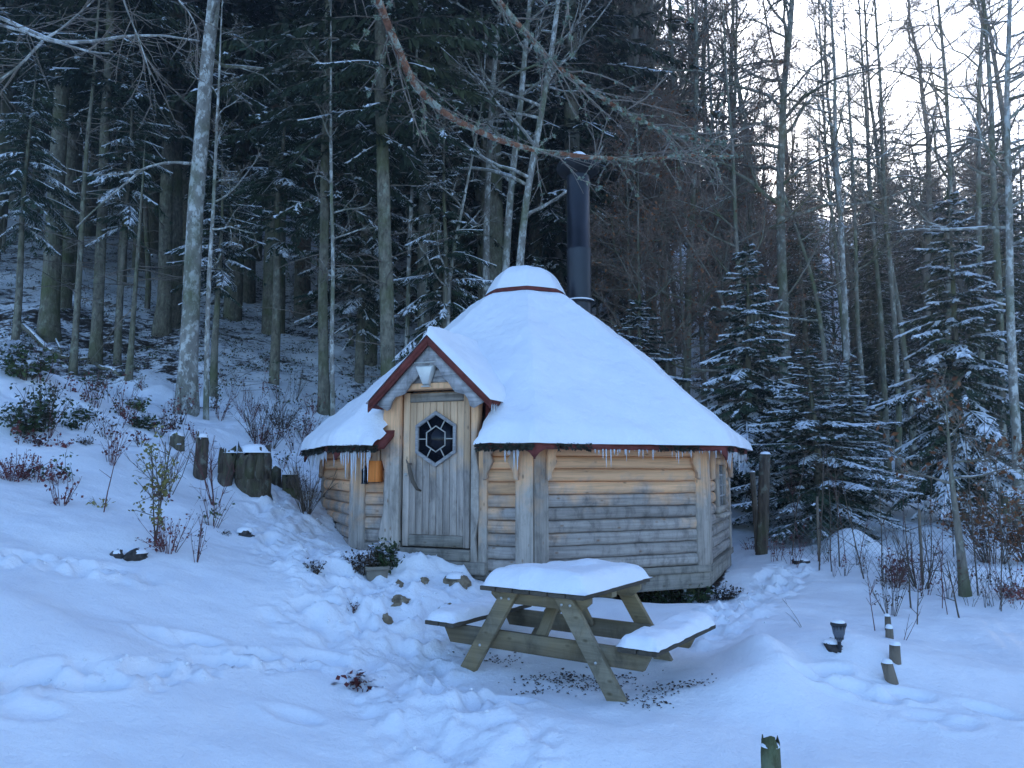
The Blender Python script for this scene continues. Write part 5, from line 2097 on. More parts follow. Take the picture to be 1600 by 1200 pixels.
# an old larch behind the camera at left carries the lichen-covered boughs over the hut
rg = np.random.default_rng(900)
larch = thing('larch_tree', 'old larch just outside the picture whose lichen-covered boughs hang over the hut', 'tree', (-2.6, -.2, hz(-2.6, -.2) - .3), 0)
LO = np.array(larch.location)
T = MB()
T.tube(np.array([(0, 0, -.3), (0, 0, 1), (.05, .05, 3), (.02, .1, 6), (0, .1, 10)]), [.26, .22, .19, .15, .06], 14, cap=True)
T.build('trunk', M['red_bark'], larch, smooth=True)
bd = [([(-2.58, -.1, 5.6), (-2.0, 1.3, 5.6), at(560, -60, 3.6), at(596, 10, 4.0), at(622, 80, 4.2), at(648, 135, 4.4), at(688, 180, 4.6), at(760, 212, 4.9), at(840, 236, 5.2), at(900, 246, 5.4), at(985, 248, 5.7), at(1060, 247, 6.0), at(1150, 242, 6.4)], .043, .008, 5),
      ([(-2.58, -.1, 5.9), (-1.5, 1.8, 5.9), at(720, -70, 4.2), at(780, 8, 4.5), at(830, 60, 4.7), at(868, 105, 4.9), at(930, 150, 5.1), at(990, 182, 5.3), at(1060, 212, 5.6), at(1130, 222, 5.9)], .042, .008, 6)]
tw, lc = MB(), MB()
for P, r0, r1, sd_ in bd:
    Q, rad = bough(P, r0, r1, seed=sd_)
    mb = MB()
    mb.tube(Q - LO, rad, 10, cap=True)
    mb.build('bough', M['red_bark'], larch, smooth=True)
    m_ = len(Q)
    i0 = int(m_ * .42)
    tufts(lc, Q[i0:] - LO, rad[i0:] * .9, rg, 460 if sd_ == 6 else 190, .015, .055)
    for k in range(46):
        i = rg.integers(i0, m_ - 1)
        d = nrm(nrm(Q[min(i + 1, m_ - 1)] - Q[i]) * .8 + rg.normal(0, .6, 3) + np.array([.1, 0, -.15]))
        A = wander(rg, Q[i] - LO, d, rg.uniform(.15, .75), 5, .35, -.02)
        tw.tube(A, np.linspace(.006, .0022, 6), 4, cap=False)
        if rg.random() < .7:
            tufts(lc, A, np.full(6, .005), rg, 10, .012, .04, 5)
        for w in range(4):
            q = A[rg.integers(1, 6)]
            tw.sticks([q], [q + nrm(d + rg.normal(0, .7, 3)) * rg.uniform(.06, .25)], .003, .0015)
# a few twigs that hang from above along the top of the picture
for (a, b, c) in [((640, -40), (612, 20), 4.3), ((880, -60), (894, 40), 4.6), ((893, -40), (880, 90), 4.8), ((1010, -60), (1060, 10), 5.0)]:
    A = wander(rg, at(a[0], a[1], c) - LO, at(b[0], b[1], c) - at(a[0], a[1], c), .6, 5, .3, -.03)
    tw.tube(A, np.linspace(.008, .003, 6), 4, cap=False)
    tufts(lc, A, np.full(6, .006), rg, 22, .015, .05)
kind(tw.build('twigs', M['twig'], larch), 'stuff')
kind(lc.build('lichen', M['lichen'], larch), 'stuff')

# beech at the left edge with a long bare bough across the top left corner
be = thing('beech_tree', 'beech beyond the left edge whose bare grey boughs sweep across the top left corner', 'tree', (-6.9, 7.0, hz(-6.9, 7.0) - .2))
BO = np.array(be.location)
T = MB()
T.tube(np.array([(0, 0, -.3), (0, 0, 2), (.1, 0, 5), (.2, .1, 9)]), [.17, .15, .12, .05], 12)
T.build('trunk', M['beech_bark'], be, smooth=True)
lm, tw, sn = MB(), MB(), MB()
for P, r0, r1, sd_ in [([(-6.8, 7.0, 5.0), at(-60, 5, 6.8), at(0, 28, 6.7), at(70, 62, 6.6), at(140, 68, 6.6), at(200, 54, 6.7), at(260, 56, 6.8), at(310, 64, 6.9)], .032, .008, 21),
                       ([(-6.8, 7.0, 5.0), at(-50, 20, 6.6), at(30, 48, 6.5), at(80, 66, 6.5), at(130, 82, 6.5), at(170, 86, 6.5)], .026, .006, 22),
                       ([at(64, 64, 6.6), at(40, 95, 6.5), at(0, 130, 6.4), at(-40, 150, 6.4)], .014, .007, 23),
                       ([at(70, 62, 6.6), at(110, 35, 6.7), at(150, 0, 6.8)], .012, .005, 24),
                       ([at(190, -10, 6.7), at(205, 30, 6.7), at(225, 75, 6.7), at(236, 116, 6.7)], .010, .004, 25),
                       ([at(262, -20, 6.9), at(300, 25, 6.9), at(310, 60, 6.9)], .010, .004, 26)]:
    Q, rad = bough(P, r0, r1, seed=sd_, wob=.025)
    lm.tube(Q - BO, rad, 7, cap=True)
    sn.tube(Q - BO + np.array([0, 0, 1])[None] * (rad * .7)[:, None], rad * .55, 4, cap=False)
    for k in range(int(9 + len(Q) * .35)):
        i = rg.integers(2, len(Q) - 1)
        d = nrm(nrm(Q[i + 1] - Q[i]) + rg.normal(0, .5, 3))
        A = wander(rg, Q[i] - BO, d, rg.uniform(.2, .8), 4, .3, .03)
        tw.tube(A, np.linspace(.005, .002, 5), 3, cap=False)
        for w in range(4):
            q = A[rg.integers(1, 5)]
            tw.sticks([q], [q + nrm(d + rg.normal(0, .6, 3)) * rg.uniform(.08, .3)], .003, .0015)
kind(lm.build('limbs', M['beech_bark'], be, smooth=True), 'stuff')
tw.build('crown', M['twig'], be)
kind(sn.build('branch_snow', M['snow'], be), 'stuff')
# the bent branch that crosses the left wood
br = thing('fallen_branch', 'forked pale branch caught between the trunks left of the large beech', 'branch', tuple(at(240, 260, 11.8)))
O = np.array(br.location)
lm = MB()
for P, r0, r1, sd_ in [([at(306, 256, 11.9), at(270, 252, 11.8), at(232, 258, 11.7), at(212, 272, 11.7), at(180, 300, 11.6), at(120, 355, 11.5)], .026, .012, 31),
                       ([at(222, 264, 11.7), at(190, 272, 11.6), at(150, 272, 11.6), at(105, 262, 11.5)], .016, .007, 32)]:
    Q, rad = bough(P, r0, r1, seed=sd_, wob=.03)
    lm.tube(Q - O, rad, 6)
lm.build('limb', M['beech_bark'], br, smooth=True)

# ================================================================= posts, stumps, lamp, fence
def post_mesh(h, r0, r1, seed, split=0.0, n=14, tilt=0.0):
    rg_ = np.random.default_rng(seed)
    mb = MB()
    zz = np.linspace(-.25, h, 7)
    P = np.stack([tilt * zz, .01 * np.sin(zz * 5 + seed), zz], 1)
    jit = .09 * rg_.uniform(-1, 1, (7, n)) * .4 + .10 * rg_.uniform(-1, 1, n)[None] * .5
    mb.tube(P, np.interp(zz, [0, h], [r0, r1]), n, cap=True, jit=jit)
    if split:
        V = mb.v[-1]
        V[-n:, 2] += h * split * (rg_.random(n) ** 2 - .25)
        V[-2 * n:-n, 2] += h * split * .3 * (rg_.random(n) - .5)
        V[:2 * n, :2] *= 1.18
    return mb


def snow_cap(mb_name, parent, r, h, z, x=0, y=0, seed=0):
    mb = MB()
    na, nr = 20, 7
    A, S = np.meshgrid(np.arange(na) / na * 2 * PI, np.linspace(0.02, 1, nr))
    R = r * S * (1 + .12 * np.array([vnoise(math.cos(a) * 2, math.sin(a) * 2, seed) for a in A.ravel()]).reshape(A.shape))
    Z = z + h * np.sqrt(np.clip(1 - S ** 2.4, 0, 1)) + .002
    V = np.stack([x + R * np.cos(A), y + R * np.sin(A), Z], -1).reshape(-1, 3)
    i = np.arange(nr - 1)[:, None] * na
    j = np.arange(na)[None, :]
    mb.add(V, q=np.stack([i + j, i + na + j, i + na + (j + 1) % na, i + (j + 1) % na], -1).reshape(-1, 4), g=[list(range(na))])
    return mb.build(mb_name, M['snow'], parent, smooth=True)


def post(name, label, cat, px, py_base, py_top, wpx, mat, seed, tilt=0.0, cap=.03, group=None, splinter=0, ymin=2.0):
    g = on_ground(px, py_base, ymin)
    h = at(px, py_top, g[1])[2] - g[2]
    r = wpx / 2 / F_PX * g[1]
    t = thing(name, label, cat, tuple(g), 0, group)
    post_mesh(h, r * 1.06, r * .96, seed, tilt=tilt, split=.5 if splinter else 0).build('post' if 'stump' not in name else 'wood', M[mat], t, smooth=False)
    if splinter:
        rg_ = np.random.default_rng(seed + 3)
        for k in range(splinter):
            a = rg_.uniform(0, 2 * PI)
            x, y = r * .75 * math.cos(a), r * .75 * math.sin(a)
            mb = MB()
            hh = h * rg_.uniform(.85, 1.22)
            mb.tube([(x, y, h * .3), (x * 1.1, y * 1.1, h * .8), (x * 1.15, y * 1.15, hh)], [r * .34, r * .28, r * .06], 6)
            mb.build('splinter', M[mat], t)
    if cap:
        snow_cap('snow_cap', t, r * .98, cap, h, tilt * h, 0, seed)
    return t


# the short stakes beside the path at right
post('stake', 'short round wooden stake nearest the camera of the row right of the solar torch', 'stake', 1394, 1066, 1036, 17, 'stake', 1, -.22, .025)
post('stake', 'middle wooden stake of the row right of the solar torch', 'stake', 1400, 1034, 1008, 16, 'stake', 2, 0, .025)
post('stake', 'short wooden stake farther back in the row right of the solar torch', 'stake', 1390, 997, 982, 11, 'stake', 3, 0, .03)
post('stake', 'farthest thin stake of the row, below the dry bush', 'stake', 1387, 985, 963, 9, 'stake', 4, 0, .02)
post('post', 'mossy wooden post with snow on top at the bottom edge of the picture', 'post', 1204, 1235, 1166, 29, 'moss_wood', 5, .03, .018, ymin=2.5, splinter=1)
# stumps on the left bank
post('stump', 'tall squarish stump with mossy foot, leftmost of the row on the left bank', 'stump', 313, 744, 684, 20, 'stump_wood', 11, .02, .05, splinter=2)
post('stump', 'splintered narrow stump beside the broad stump on the left bank', 'stump', 352, 752, 708, 22, 'stump_wood', 12, .12, .03, splinter=8)
post('stump', 'broad snow-capped stump with flaking bark on the left bank', 'stump', 394, 764, 708, 52, 'stump_wood', 13, .02, .10, splinter=14)
post('stump', 'low dark stump touching the right side of the broad stump', 'stump', 428, 756, 734, 22, 'stump_wood', 16, .02, .07, splinter=5)
post('stump', 'mossy stump close to the left corner of the hut roof', 'stump', 454, 772, 742, 26, 'stump_wood', 14, -.06, .09, splinter=6)
post('stump', 'small low stump up the bank left of the tall squarish stump', 'stump', 276, 700, 682, 22, 'moss_wood', 15, 0, .05, splinter=3)
# posts of the fence
fence = []
post('post', 'tall weathered fence post just right of the hut corner', 'post', 1190, 866, 710, 17, 'stump_wood', 21, .07, .035)
post('post', 'thin leaning pole beside the tall weathered fence post', 'post', 1184, 862, 738, 8, 'stake', 22, -.03, .02)

# chicken-wire fence along the wood's edge at right
fp = [on_ground(*p) for p in [(1205, 868), (1268, 876), (1340, 888), (1420, 905), (1500, 925), (1600, 958)]]
fn = thing('wire_fence', 'low diamond wire fence running along the edge of the wood at right', 'fence', tuple(fp[0]))
FO = np.array(fp[0])
fp = np.array(fp)
cum = np.concatenate([[0], np.cumsum(np.linalg.norm(np.diff(fp[:, :2], axis=0), axis=1))])
wm = MB()
FHt, cell = .62, .075


def fpt(s, h):
    x = np.interp(s, cum, fp[:, 0])
    y = np.interp(s, cum, fp[:, 1])
    z = np.interp(s, cum, fp[:, 2])
    return np.stack([x, y, z + h - .05], -1)


ns = int(cum[-1] / cell)
nh = int(FHt / cell)
A0, A1 = [], []
for i in range(ns):
    for j in range(nh):
        A0.append((i * cell, j * cell))
        A1.append(((i + 1) * cell, (j + 1) * cell))
        A0.append((i * cell, (j + 1) * cell))
        A1.append(((i + 1) * cell, j * cell))
A0, A1 = np.array(A0), np.array(A1)
wm.sticks(fpt(A0[:, 0], A0[:, 1]) - FO, fpt(A1[:, 0], A1[:, 1]) - FO, .0016, .0016)
kind(wm.build('wire_mesh', M['wire'], fn), 'stuff')
for s in np.arange(.6, cum[-1], 1.25):
    mb = MB()
    p = fpt(s, 0) - FO
    mb.tube([p - np.array([0, 0, .2]), p + np.array([.01, 0, .80])], [.016, .014], 7)
    mb.build('post', M['stake'], fn)

# solar torch
g = on_ground(1312, 1018)
lamp = thing('solar_torch', 'dark plastic solar garden torch stuck in the snow at right', 'garden light', tuple(g), .2)
hh = at(1308, 972, g[1])[2] - g[2]
mb = MB()
mb.tube([(0, 0, -.2), (0, 0, hh * .35)], [.011, .012], 10)
mb.build('stem', M['plastic'], lamp, smooth=True)
mb = MB()
mb.tube([(0, 0, hh * .33), (0, 0, hh * .42), (0, 0, hh * .60), (0, 0, hh * .92)], [.014, .024, .037, .046], 12, cap=True)
cage = mb.build('lamp_shade', M['plastic_pane'], lamp)
mb = MB()
for k in range(12):
    a = k * PI / 6
    b_ = a + .9
    for c_, d_ in ((a, b_), (a, a - .9)):
        mb.sticks([(.026 * math.cos(c_), .026 * math.sin(c_), hh * .42)], [(.048 * math.cos(d_), .048 * math.sin(d_), hh * .92)], .003, .003)
kind(mb.build('lattice', M['plastic'], cage), 'stuff')
mb = MB()
mb.tube([(0, 0, hh * .90), (0, 0, hh * .95), (0, 0, hh * .98)], [.052, .052, .048], 16)
mb.build('solar_cap', M['plastic'], lamp)
snow_cap('snow_cap', lamp, .044, .018, hh * .98, seed=3)


def stone(label, px, py, s, seed, mat='stone', cap=True, ymin=2.0, sink=.3):
    g = on_ground(px, py, ymin)
    rg_ = np.random.default_rng(seed)
    mb = MB()
    na, nb_ = 18, 12
    V = []
    for i in range(nb_ + 1):
        t_ = PI * i / nb_
        for j in range(na):
            a = 2 * PI * j / na
            d = np.array([math.sin(t_) * math.cos(a), math.sin(t_) * math.sin(a), math.cos(t_)])
            r = 1 + .5 * vnoise(d[0] * 1.7 + seed, d[1] * 1.7 + d[2] * 1.3, seed) + .40 * vnoise(d[0] * 4, d[1] * 4 + d[2] * 4, seed + 1) + .22 * vnoise(d[0] * 9, d[1] * 9 + d[2] * 8, seed + 2)
            V.append(d * r * np.array(s))
    i = np.arange(nb_)[:, None] * na
    j = np.arange(na)[None, :]
    mb.add(V, q=np.stack([i + j, i + na + j, i + na + (j + 1) % na, i + (j + 1) % na], -1).reshape(-1, 4))
    t = thing('stone', label, 'stone', (g[0], g[1], g[2] - s[2] * .35), _tr.uniform(0, 3))
    mb.build('rock', M[mat], t, smooth=False)
    if cap:
        snow_cap('snow_cap', t, max(s[0], s[1]) * .72, s[2] * .55, s[2] * .62, seed=seed)
    return t


stone('brown stone with snow cap at the right end of the heap before the door', 712, 908, (.12, .09, .09), 1)
stone('rough brown stone showing through the snow in the middle of the heap before the door', 624, 940, (.08, .06, .06), 2, cap=False)
stone('tan stone sticking out of the trodden snow below the door', 602, 968, (.055, .045, .05), 3, cap=False)
stone('small tan stone high on the snowy heap before the door step', 622, 912, (.045, .04, .04), 4, cap=False)
stone('small brown stone beside the dark mat on the snowy heap', 663, 906, (.04, .04, .035), 5, cap=False)
stone('flat brown stone behind the left bench of the picnic table', 703, 952, (.12, .08, .05), 6)
stone('black stone poking out of the snowy bank below the dry weeds', 213, 868, (.11, .07, .06), 7, 'dark_stone')
stone('small dark stone left of the black one on the snowy bank', 184, 868, (.05, .05, .05), 8, 'dark_stone')
stone('dark rock under a snow tuft on the bank left of the hut', 383, 836, (.11, .09, .09), 9, 'dark_stone')
stone('dark stone beside the solar torch', 1300, 1008, (.08, .06, .05), 10, 'dark_stone')
stone('small grey stone in the hollow at the foot of the wire fence', 1252, 878, (.12, .09, .06), 12, 'dark_stone')


# ================================================================= plants
def leaves(mb, P, rg_, size, mat=0, down=-.3):
    P = np.asarray(P)
    N = len(P)
    if not N:
        return
    D = nrm(rg_.normal(0, 1, (N, 3)) + np.array([0, 0, down])) * (size * rg_.uniform(.6, 1.3, (N, 1)))
    mb.blades(P, D, nrm(np.cross(D, rg_.normal(0, 1, (N, 3)))) * size * .33, mat=mat)


def plant(name, label, cat, px, py, h_px, n_st, spread, stem_mat, leaf=None, nleaf=0, lsize=.03, seed=1, r=.004, bend=.25, tilt=(0, 0), sub=3, snow=0.0, group=None, ymin=2.0, upright=1.0):
    g = on_ground(px, py, ymin)
    h = h_px / F_PX * g[1]
    rg_ = np.random.default_rng(seed)
    t = thing(name, label, cat, tuple(g), 0, group)
    St, Lf, Sn = MB(), MB(), MB()
    pts = []
    for k in range(n_st):
        a = rg_.uniform(0, 2 * PI)
        rr = rg_.uniform(0, 1) ** .6
        d = np.array([math.cos(a) * spread * rr + tilt[0], math.sin(a) * spread * rr + tilt[1], upright])
        L = h * rg_.uniform(.55, 1.05) * np.linalg.norm(nrm(d)) 
        A = wander(rg_, (math.cos(a) * spread * .12 * h, math.sin(a) * spread * .12 * h, -.04), d, L, 6, bend, 0)
        St.tube(A, np.linspace(r, r * .4, 7), 4, cap=False)
        pts += list(A[2:])
        for w in range(sub):
            i = rg_.integers(2, 6)
            e = A[i] + nrm(nrm(A[i + 1] - A[i]) + rg_.normal(0, .6, 3)) * L * rg_.uniform(.12, .35)
            St.sticks([A[i]], [e], r * .55, r * .3)
            pts += [e, A[i] + (e - A[i]) * .6]
    St.build('stems', M[stem_mat], t)
    pts = np.array(pts)
    if leaf and nleaf:
        idx = rg_.integers(0, len(pts), nleaf)
        leaves(Lf, pts[idx] + rg_.normal(0, lsize * .5, (nleaf, 3)), rg_, lsize)
        Lf.build('leaves', M[leaf], t)
    if snow and len(pts):
        ns_ = int(nleaf * snow) or int(len(pts) * snow)
        idx = rg_.integers(0, len(pts), ns_)
        P = pts[idx] + np.array([0, 0, lsize * .5]) + rg_.normal(0, lsize * .5, (ns_, 3))
        D = np.concatenate([rg_.normal(0, 1, (ns_, 2)), rg_.normal(0, .15, (ns_, 1))], 1)
        D = nrm(D) * lsize * rg_.uniform(.8, 2.0, (ns_, 1))
        Sn.blades(P, D, nrm(np.cross(D, np.array([0, 0, 1.0]))) * lsize * .5, lift=np.array([0, 0, lsize * .35]))
        kind(Sn.build('snow_bits', M['snow'], t), 'stuff')
    return t


P_ = plant
P_('sapling', 'ivy-wrapped upright sapling with pale green leaves on the left bank', 'sapling', 240, 852, 205, 3, .12, 'stem', 'yellow_leaf', 330, .034, 41, .007, .15, sub=9)
P_('shrub', 'dry weed clump with reddish leaves at the foot of the ivy-wrapped sapling', 'shrub', 265, 862, 72, 22, .7, 'red_stem', 'red_leaf', 150, .026, 42, .003)
P_('sapling', 'long thin bare shoot leaning right on the left snow slope', 'sapling', 162, 800, 215, 1, .02, 'red_stem', None, 0, .03, 43, .006, .10, (.20, 0), sub=5)
P_('shrub', 'thin upright dark stalks right of the dry weed clump', 'shrub', 306, 878, 95, 6, .12, 'red_stem', 'dead_leaf', 30, .02, 44, .003, .12, sub=3)
P_('shrub', 'bramble with reddish twigs at the left edge of the snow slope', 'shrub', 20, 748, 60, 34, 1.1, 'red_stem', 'red_leaf', 240, .026, 45, .004)
P_('shrub', 'bramble shoots with purple leaves right of the reddish bramble at the left edge', 'shrub', 55, 750, 50, 18, 1.2, 'red_stem', 'red_leaf', 130, .024, 46, .003)
P_('shrub', 'big dark evergreen clump at the left edge of the upper bank', 'shrub', 38, 676, 52, 46, .8, 'stem', 'green_leaf', 700, .045, 47, .004, snow=.16)
P_('shrub', 'tall dry clump with olive leaves right of the dark evergreen clump', 'shrub', 70, 672, 80, 26, .5, 'stem', 'green_leaf', 330, .045, 48, .005, snow=.16)
P_('shrub', 'snow-covered evergreen bush below the fallen log at upper left', 'shrub', 40, 590, 62, 40, 1.0, 'stem', 'green_leaf', 620, .06, 49, .006, snow=.45)
P_('shrub', 'green fern tuft under snow in the middle of the upper bank', 'fern', 130, 654, 26, 24, 1.1, 'stem', 'green_leaf', 260, .045, 50, .003, snow=.15)
P_('shrub', 'small green tuft below the fern tuft on the bank', 'shrub', 110, 668, 22, 14, .9, 'stem', 'green_leaf', 120, .04, 51, .003, snow=.15)
P_('shrub', 'brown grass tuft alone on the middle of the left slope', 'grass tuft', 134, 694, 20, 30, .8, 'stem', 'dead_leaf', 60, .03, 52, .003)
P_('shrub', 'pair of snowy green leaf clumps left of the large beech', 'shrub', 222, 668, 26, 30, 1.2, 'stem', 'green_leaf', 320, .045, 53, .003, snow=.22)
P_('shrub', 'green leaf clump at the foot of the dead trunk', 'shrub', 212, 638, 22, 20, 1.1, 'stem', 'green_leaf', 200, .05, 54, .003, snow=.22)
P_('shrub', 'yellow-leaved sprig lying over the snow left of the ivy-wrapped sapling', 'shrub', 158, 790, 26, 7, 1.0, 'stem', 'yellow_leaf', 34, .04, 55, .003, upright=.6)
P_('shrub', 'bare spreading bush between the sapling and the tall squarish stump', 'shrub', 262, 770, 110, 12, .55, 'stem', 'dead_leaf', 20, .02, 56, .0045, .3, sub=6)
P_('shrub', 'bare shoots growing in front of the splintered stump', 'shrub', 338, 790, 120, 9, .35, 'red_stem', None, 0, .02, 57, .0045, .25, sub=5)
P_('shrub', 'bush of bare grey shoots by the left corner of the hut', 'shrub', 478, 800, 95, 34, .45, 'stem', 'dead_leaf', 40, .03, 58, .004, .3, sub=4)
P_('shrub', 'clump of long bare shoots above the mossy stump', 'shrub', 405, 690, 80, 26, .6, 'stem', None, 0, .03, 59, .005, .25, sub=4, snow=.25)
P_('shrub', 'low dark brush against the trees above the stumps', 'shrub', 440, 668, 50, 34, .9, 'stem', 'dead_leaf', 90, .04, 60, .005, snow=.3)
P_('shrub', 'dark twiggy tuft at the foot of the hut wall by the left corner', 'shrub', 492, 893, 26, 34, .8, 'stem', 'dead_leaf', 130, .025, 61, .003, snow=.35)
P_('shrub', 'dead flower stalks on the snowy mound left of the tan stone', 'shrub', 552, 955, 26, 14, .5, 'red_stem', 'dead_leaf', 30, .02, 62, .002)
P_('shrub', 'red leaf rosette in the trodden snow in front of the table', 'plant', 559, 1068, 18, 22, 1.2, 'red_stem', 'red_leaf', 160, .05, 63, .002, upright=.9, snow=.2)
P_('shrub', 'small dry tuft on the slope below the weeds', 'shrub', 350, 835, 16, 12, 1.0, 'stem', 'dead_leaf', 30, .025, 64, .002)
P_('shrub', 'dry stem bush with pale seed heads above the row of stakes', 'shrub', 1392, 962, 100, 14, .38, 'stem', 'dead_leaf', 130, .022, 65, .003, .2, sub=5)
P_('shrub', 'leafy red-brown sapling by the wire fence above the stakes', 'shrub', 1400, 918, 70, 9, .35, 'red_stem', 'red_leaf', 120, .038, 66, .004, .15)
P_('shrub', 'spreading bare bush left of the moss-covered trunk', 'shrub', 1440, 918, 120, 11, .55, 'stem', None, 0, .03, 67, .0065, .22, sub=6)
P_('shrub', 'rust-leaved beech bush under snow right of the moss-covered trunk', 'shrub', 1552, 880, 135, 40, .7, 'stem', 'rust_leaf', 620, .045, 68, .005, .22, sub=6, snow=.25)
P_('shrub', 'rust-leaved beech bush at the right edge of the picture', 'shrub', 1610, 880, 120, 30, .7, 'stem', 'rust_leaf', 420, .045, 69, .005, .22, sub=6, snow=.2)
P_('shrub', 'low brown-leaved brush at the foot of the rust-leaved bush', 'shrub', 1590, 935, 40, 30, .9, 'red_stem', 'red_leaf', 170, .032, 70, .003, .25, snow=.1)
P_('shrub', 'green bush partly snow-covered by the door jamb left of the step', 'shrub', 602, 890, 50, 40, .6, 'stem', 'green_leaf', 620, .036, 71, .003, ymin=5.5, snow=.13)
P_('shrub', 'dark heather-like bush at the hut wall left of the green bush', 'shrub', 566, 892, 46, 44, .8, 'stem', 'dead_leaf', 480, .026, 72, .003, ymin=5.5, snow=.2)
P_('shrub', 'dark ferns and weeds under the raised right corner of the hut', 'shrub', 1085, 940, 34, 60, 1.5, 'stem', 'green_leaf', 700, .035, 73, .003, ymin=5.5, snow=.12)
P_('shrub', 'snow-speckled weeds at the right corner below the hut', 'shrub', 1135, 935, 28, 50, 1.2, 'stem', 'dead_leaf', 360, .03, 74, .003, ymin=5.5, snow=.3)
P_('shrub', 'dark weeds in the gap below the hut floor behind the table', 'shrub', 1030, 938, 30, 60, 1.7, 'stem', 'green_leaf', 560, .035, 75, .003, ymin=5.5, snow=.08)
P_('shrub', 'red-berried twigs beside the tall fence post', 'shrub', 1172, 858, 22, 20, 1.1, 'red_stem', 'red_leaf', 40, .022, 76, .003)
P_('plant', 'single thin dry stalk lying across the snow left of the torch', 'plant', 1255, 980, 60, 2, .15, 'stem', None, 0, .02, 77, .002, .2, (-.5, 0), sub=2)
P_('plant', 'thin bare twig sticking out of the snow right of the stakes', 'plant', 1410, 1000, 60, 2, .1, 'red_stem', None, 0, .02, 78, .003, .15, (.6, 0), sub=2)
for i, (px, py, h) in enumerate([(1278, 892, 320), (1298, 893, 190), (1251, 866, 150), (1352, 905, 250), (1378, 905, 260), (1368, 985, 150), (1422, 950, 240), (1452, 905, 230), (1470, 950, 290), (1530, 930, 330), (1545, 905, 280),
                                 (1322, 880, 180), (1236, 868, 200), (1440, 870, 200), (1410, 860, 170), (1490, 870, 170), (1585, 920, 210), (1340, 882, 110), (1310, 885, 240), (1562, 955, 260), (1480, 960, 120), (1500, 965, 100), (1432, 975, 90), (1395, 905, 150)]):
    P_('sapling', 'thin bare sapling standing along the wire fence at right', 'sapling', px, py, h, 1, .05, ['stem', 'stem', 'red_stem'][i % 3], 'dead_leaf' if i % 4 == 0 else None, 6, .03, 100 + i, .0085 - .002 * (i % 3), .10, (_tr.uniform(-.14, .14), 0), sub=7, group='bare saplings along the wire fence')
rgp = random.Random(31)
for i in range(72):
    px = rgp.uniform(20, 490)
    py = rgp.uniform(600 if px > 120 else 570, 700) if i < 58 else rgp.uniform(690, 830)
    P_('weed', 'dry weed stalk poking through the snow on the left bank', 'weed', px, py, rgp.uniform(22, 75), rgp.randint(3, 12), .6, rgp.choice(['stem', 'red_stem']), rgp.choice([None, 'dead_leaf', 'red_leaf', 'green_leaf']), 36, .04, 200 + i, .0035, .25, sub=3, snow=.1, group='dry weeds on the left bank')
for i in range(38):
    px = rgp.uniform(1180, 1610)
    py = np.interp(px, [1180, 1600], [868, 950]) + rgp.uniform(-22, 14)
    P_('weed', 'dry weed stalk in the snow along the wire fence', 'weed', px, py, rgp.uniform(25, 80), rgp.randint(2, 6), .45, rgp.choice(['stem', 'red_stem']), rgp.choice([None, 'dead_leaf', 'red_leaf']), 16, .028, 300 + i, .003, .22, sub=3, group='dry weeds along the wire fence')

# flower pot by the door
gp = on_ground(588, 893, 5.8)
pot = thing('flower_pot', 'pale square flower pot half buried in snow by the bushes left of the door', 'flower pot', (gp[0], gp[1], gp[2] - .10), .3)
mb = MB()
mb.add([(-.07, -.07, -.05), (.07, -.07, -.05), (.07, .07, -.05), (-.07, .07, -.05), (-.09, -.09, .13), (.09, -.09, .13), (.09, .09, .13), (-.09, .09, .13)],
       q=[(0, 1, 5, 4), (1, 2, 6, 5), (2, 3, 7, 6), (3, 0, 4, 7), (4, 5, 6, 7)])
o = mb.build('body', M['pot'], pot)
mb = MB()
for a, b, c, d in ((-.098, .098, -.098, -.082), (-.098, .098, .082, .098), (-.098, -.082, -.081, .081), (.082, .098, -.081, .081)):
    mb.box(((a + b) / 2, (c + d) / 2, .135), (b - a, d - c, .03))
mb.build('rim', M['pot'], pot)

# fallen logs in the left wood
for i, (a, b, w, lab) in enumerate([((25, 510), (95, 565), 9, 'dark fallen trunk lying down the slope among the left trunks'), ((80, 568), (165, 564), 6, 'thin fallen pole lying level between the left trunks'),
                                    ((82, 520), (96, 560), 4, 'thin dead stick propped against the left spruce'), ((150, 575), (185, 592), 6, 'short fallen log below the flared spruce')]):
    p, q = on_ground(*a), on_ground(*b)
    t = thing('fallen_log', lab, 'log', tuple(p))
    mb = MB()
    n = 7
    A = np.linspace(0, 1, n)[:, None] * (q - p)[None] + np.array([0, 0, .08])
    A[:, 2] += .03 * np.sin(np.linspace(0, 7, n) + i)
    r = w / 2 / F_PX * p[1]
    mb.tube(A, np.linspace(r * 1.1, r * .7, n), 8)
    mb.build('wood', M['spruce_bark'], t, smooth=True)
    mb = MB()
    mb.tube(A[1:-1] + np.array([0, 0, r * .55]), r * .7, 6, cap=True)
    mb.build('snow_cap', M['snow'], t, smooth=True)

# ================================================================= uncountable small stuff
rg = np.random.default_rng(55)


def ground_scatter(pxpy, n, sx, sy, ymin=2.0):
    out = []
    for (px, py, k) in pxpy:
        g = ground_at(px, py, ymin)
        m_ = int(n * k)
        x = g[0] + rg.normal(0, sx * k ** .5, m_)
        y = g[1] + rg.normal(0, sy * k ** .5, m_)
        out.append(np.stack([x, y, height(x, y)], 1))
    return np.vstack(out)


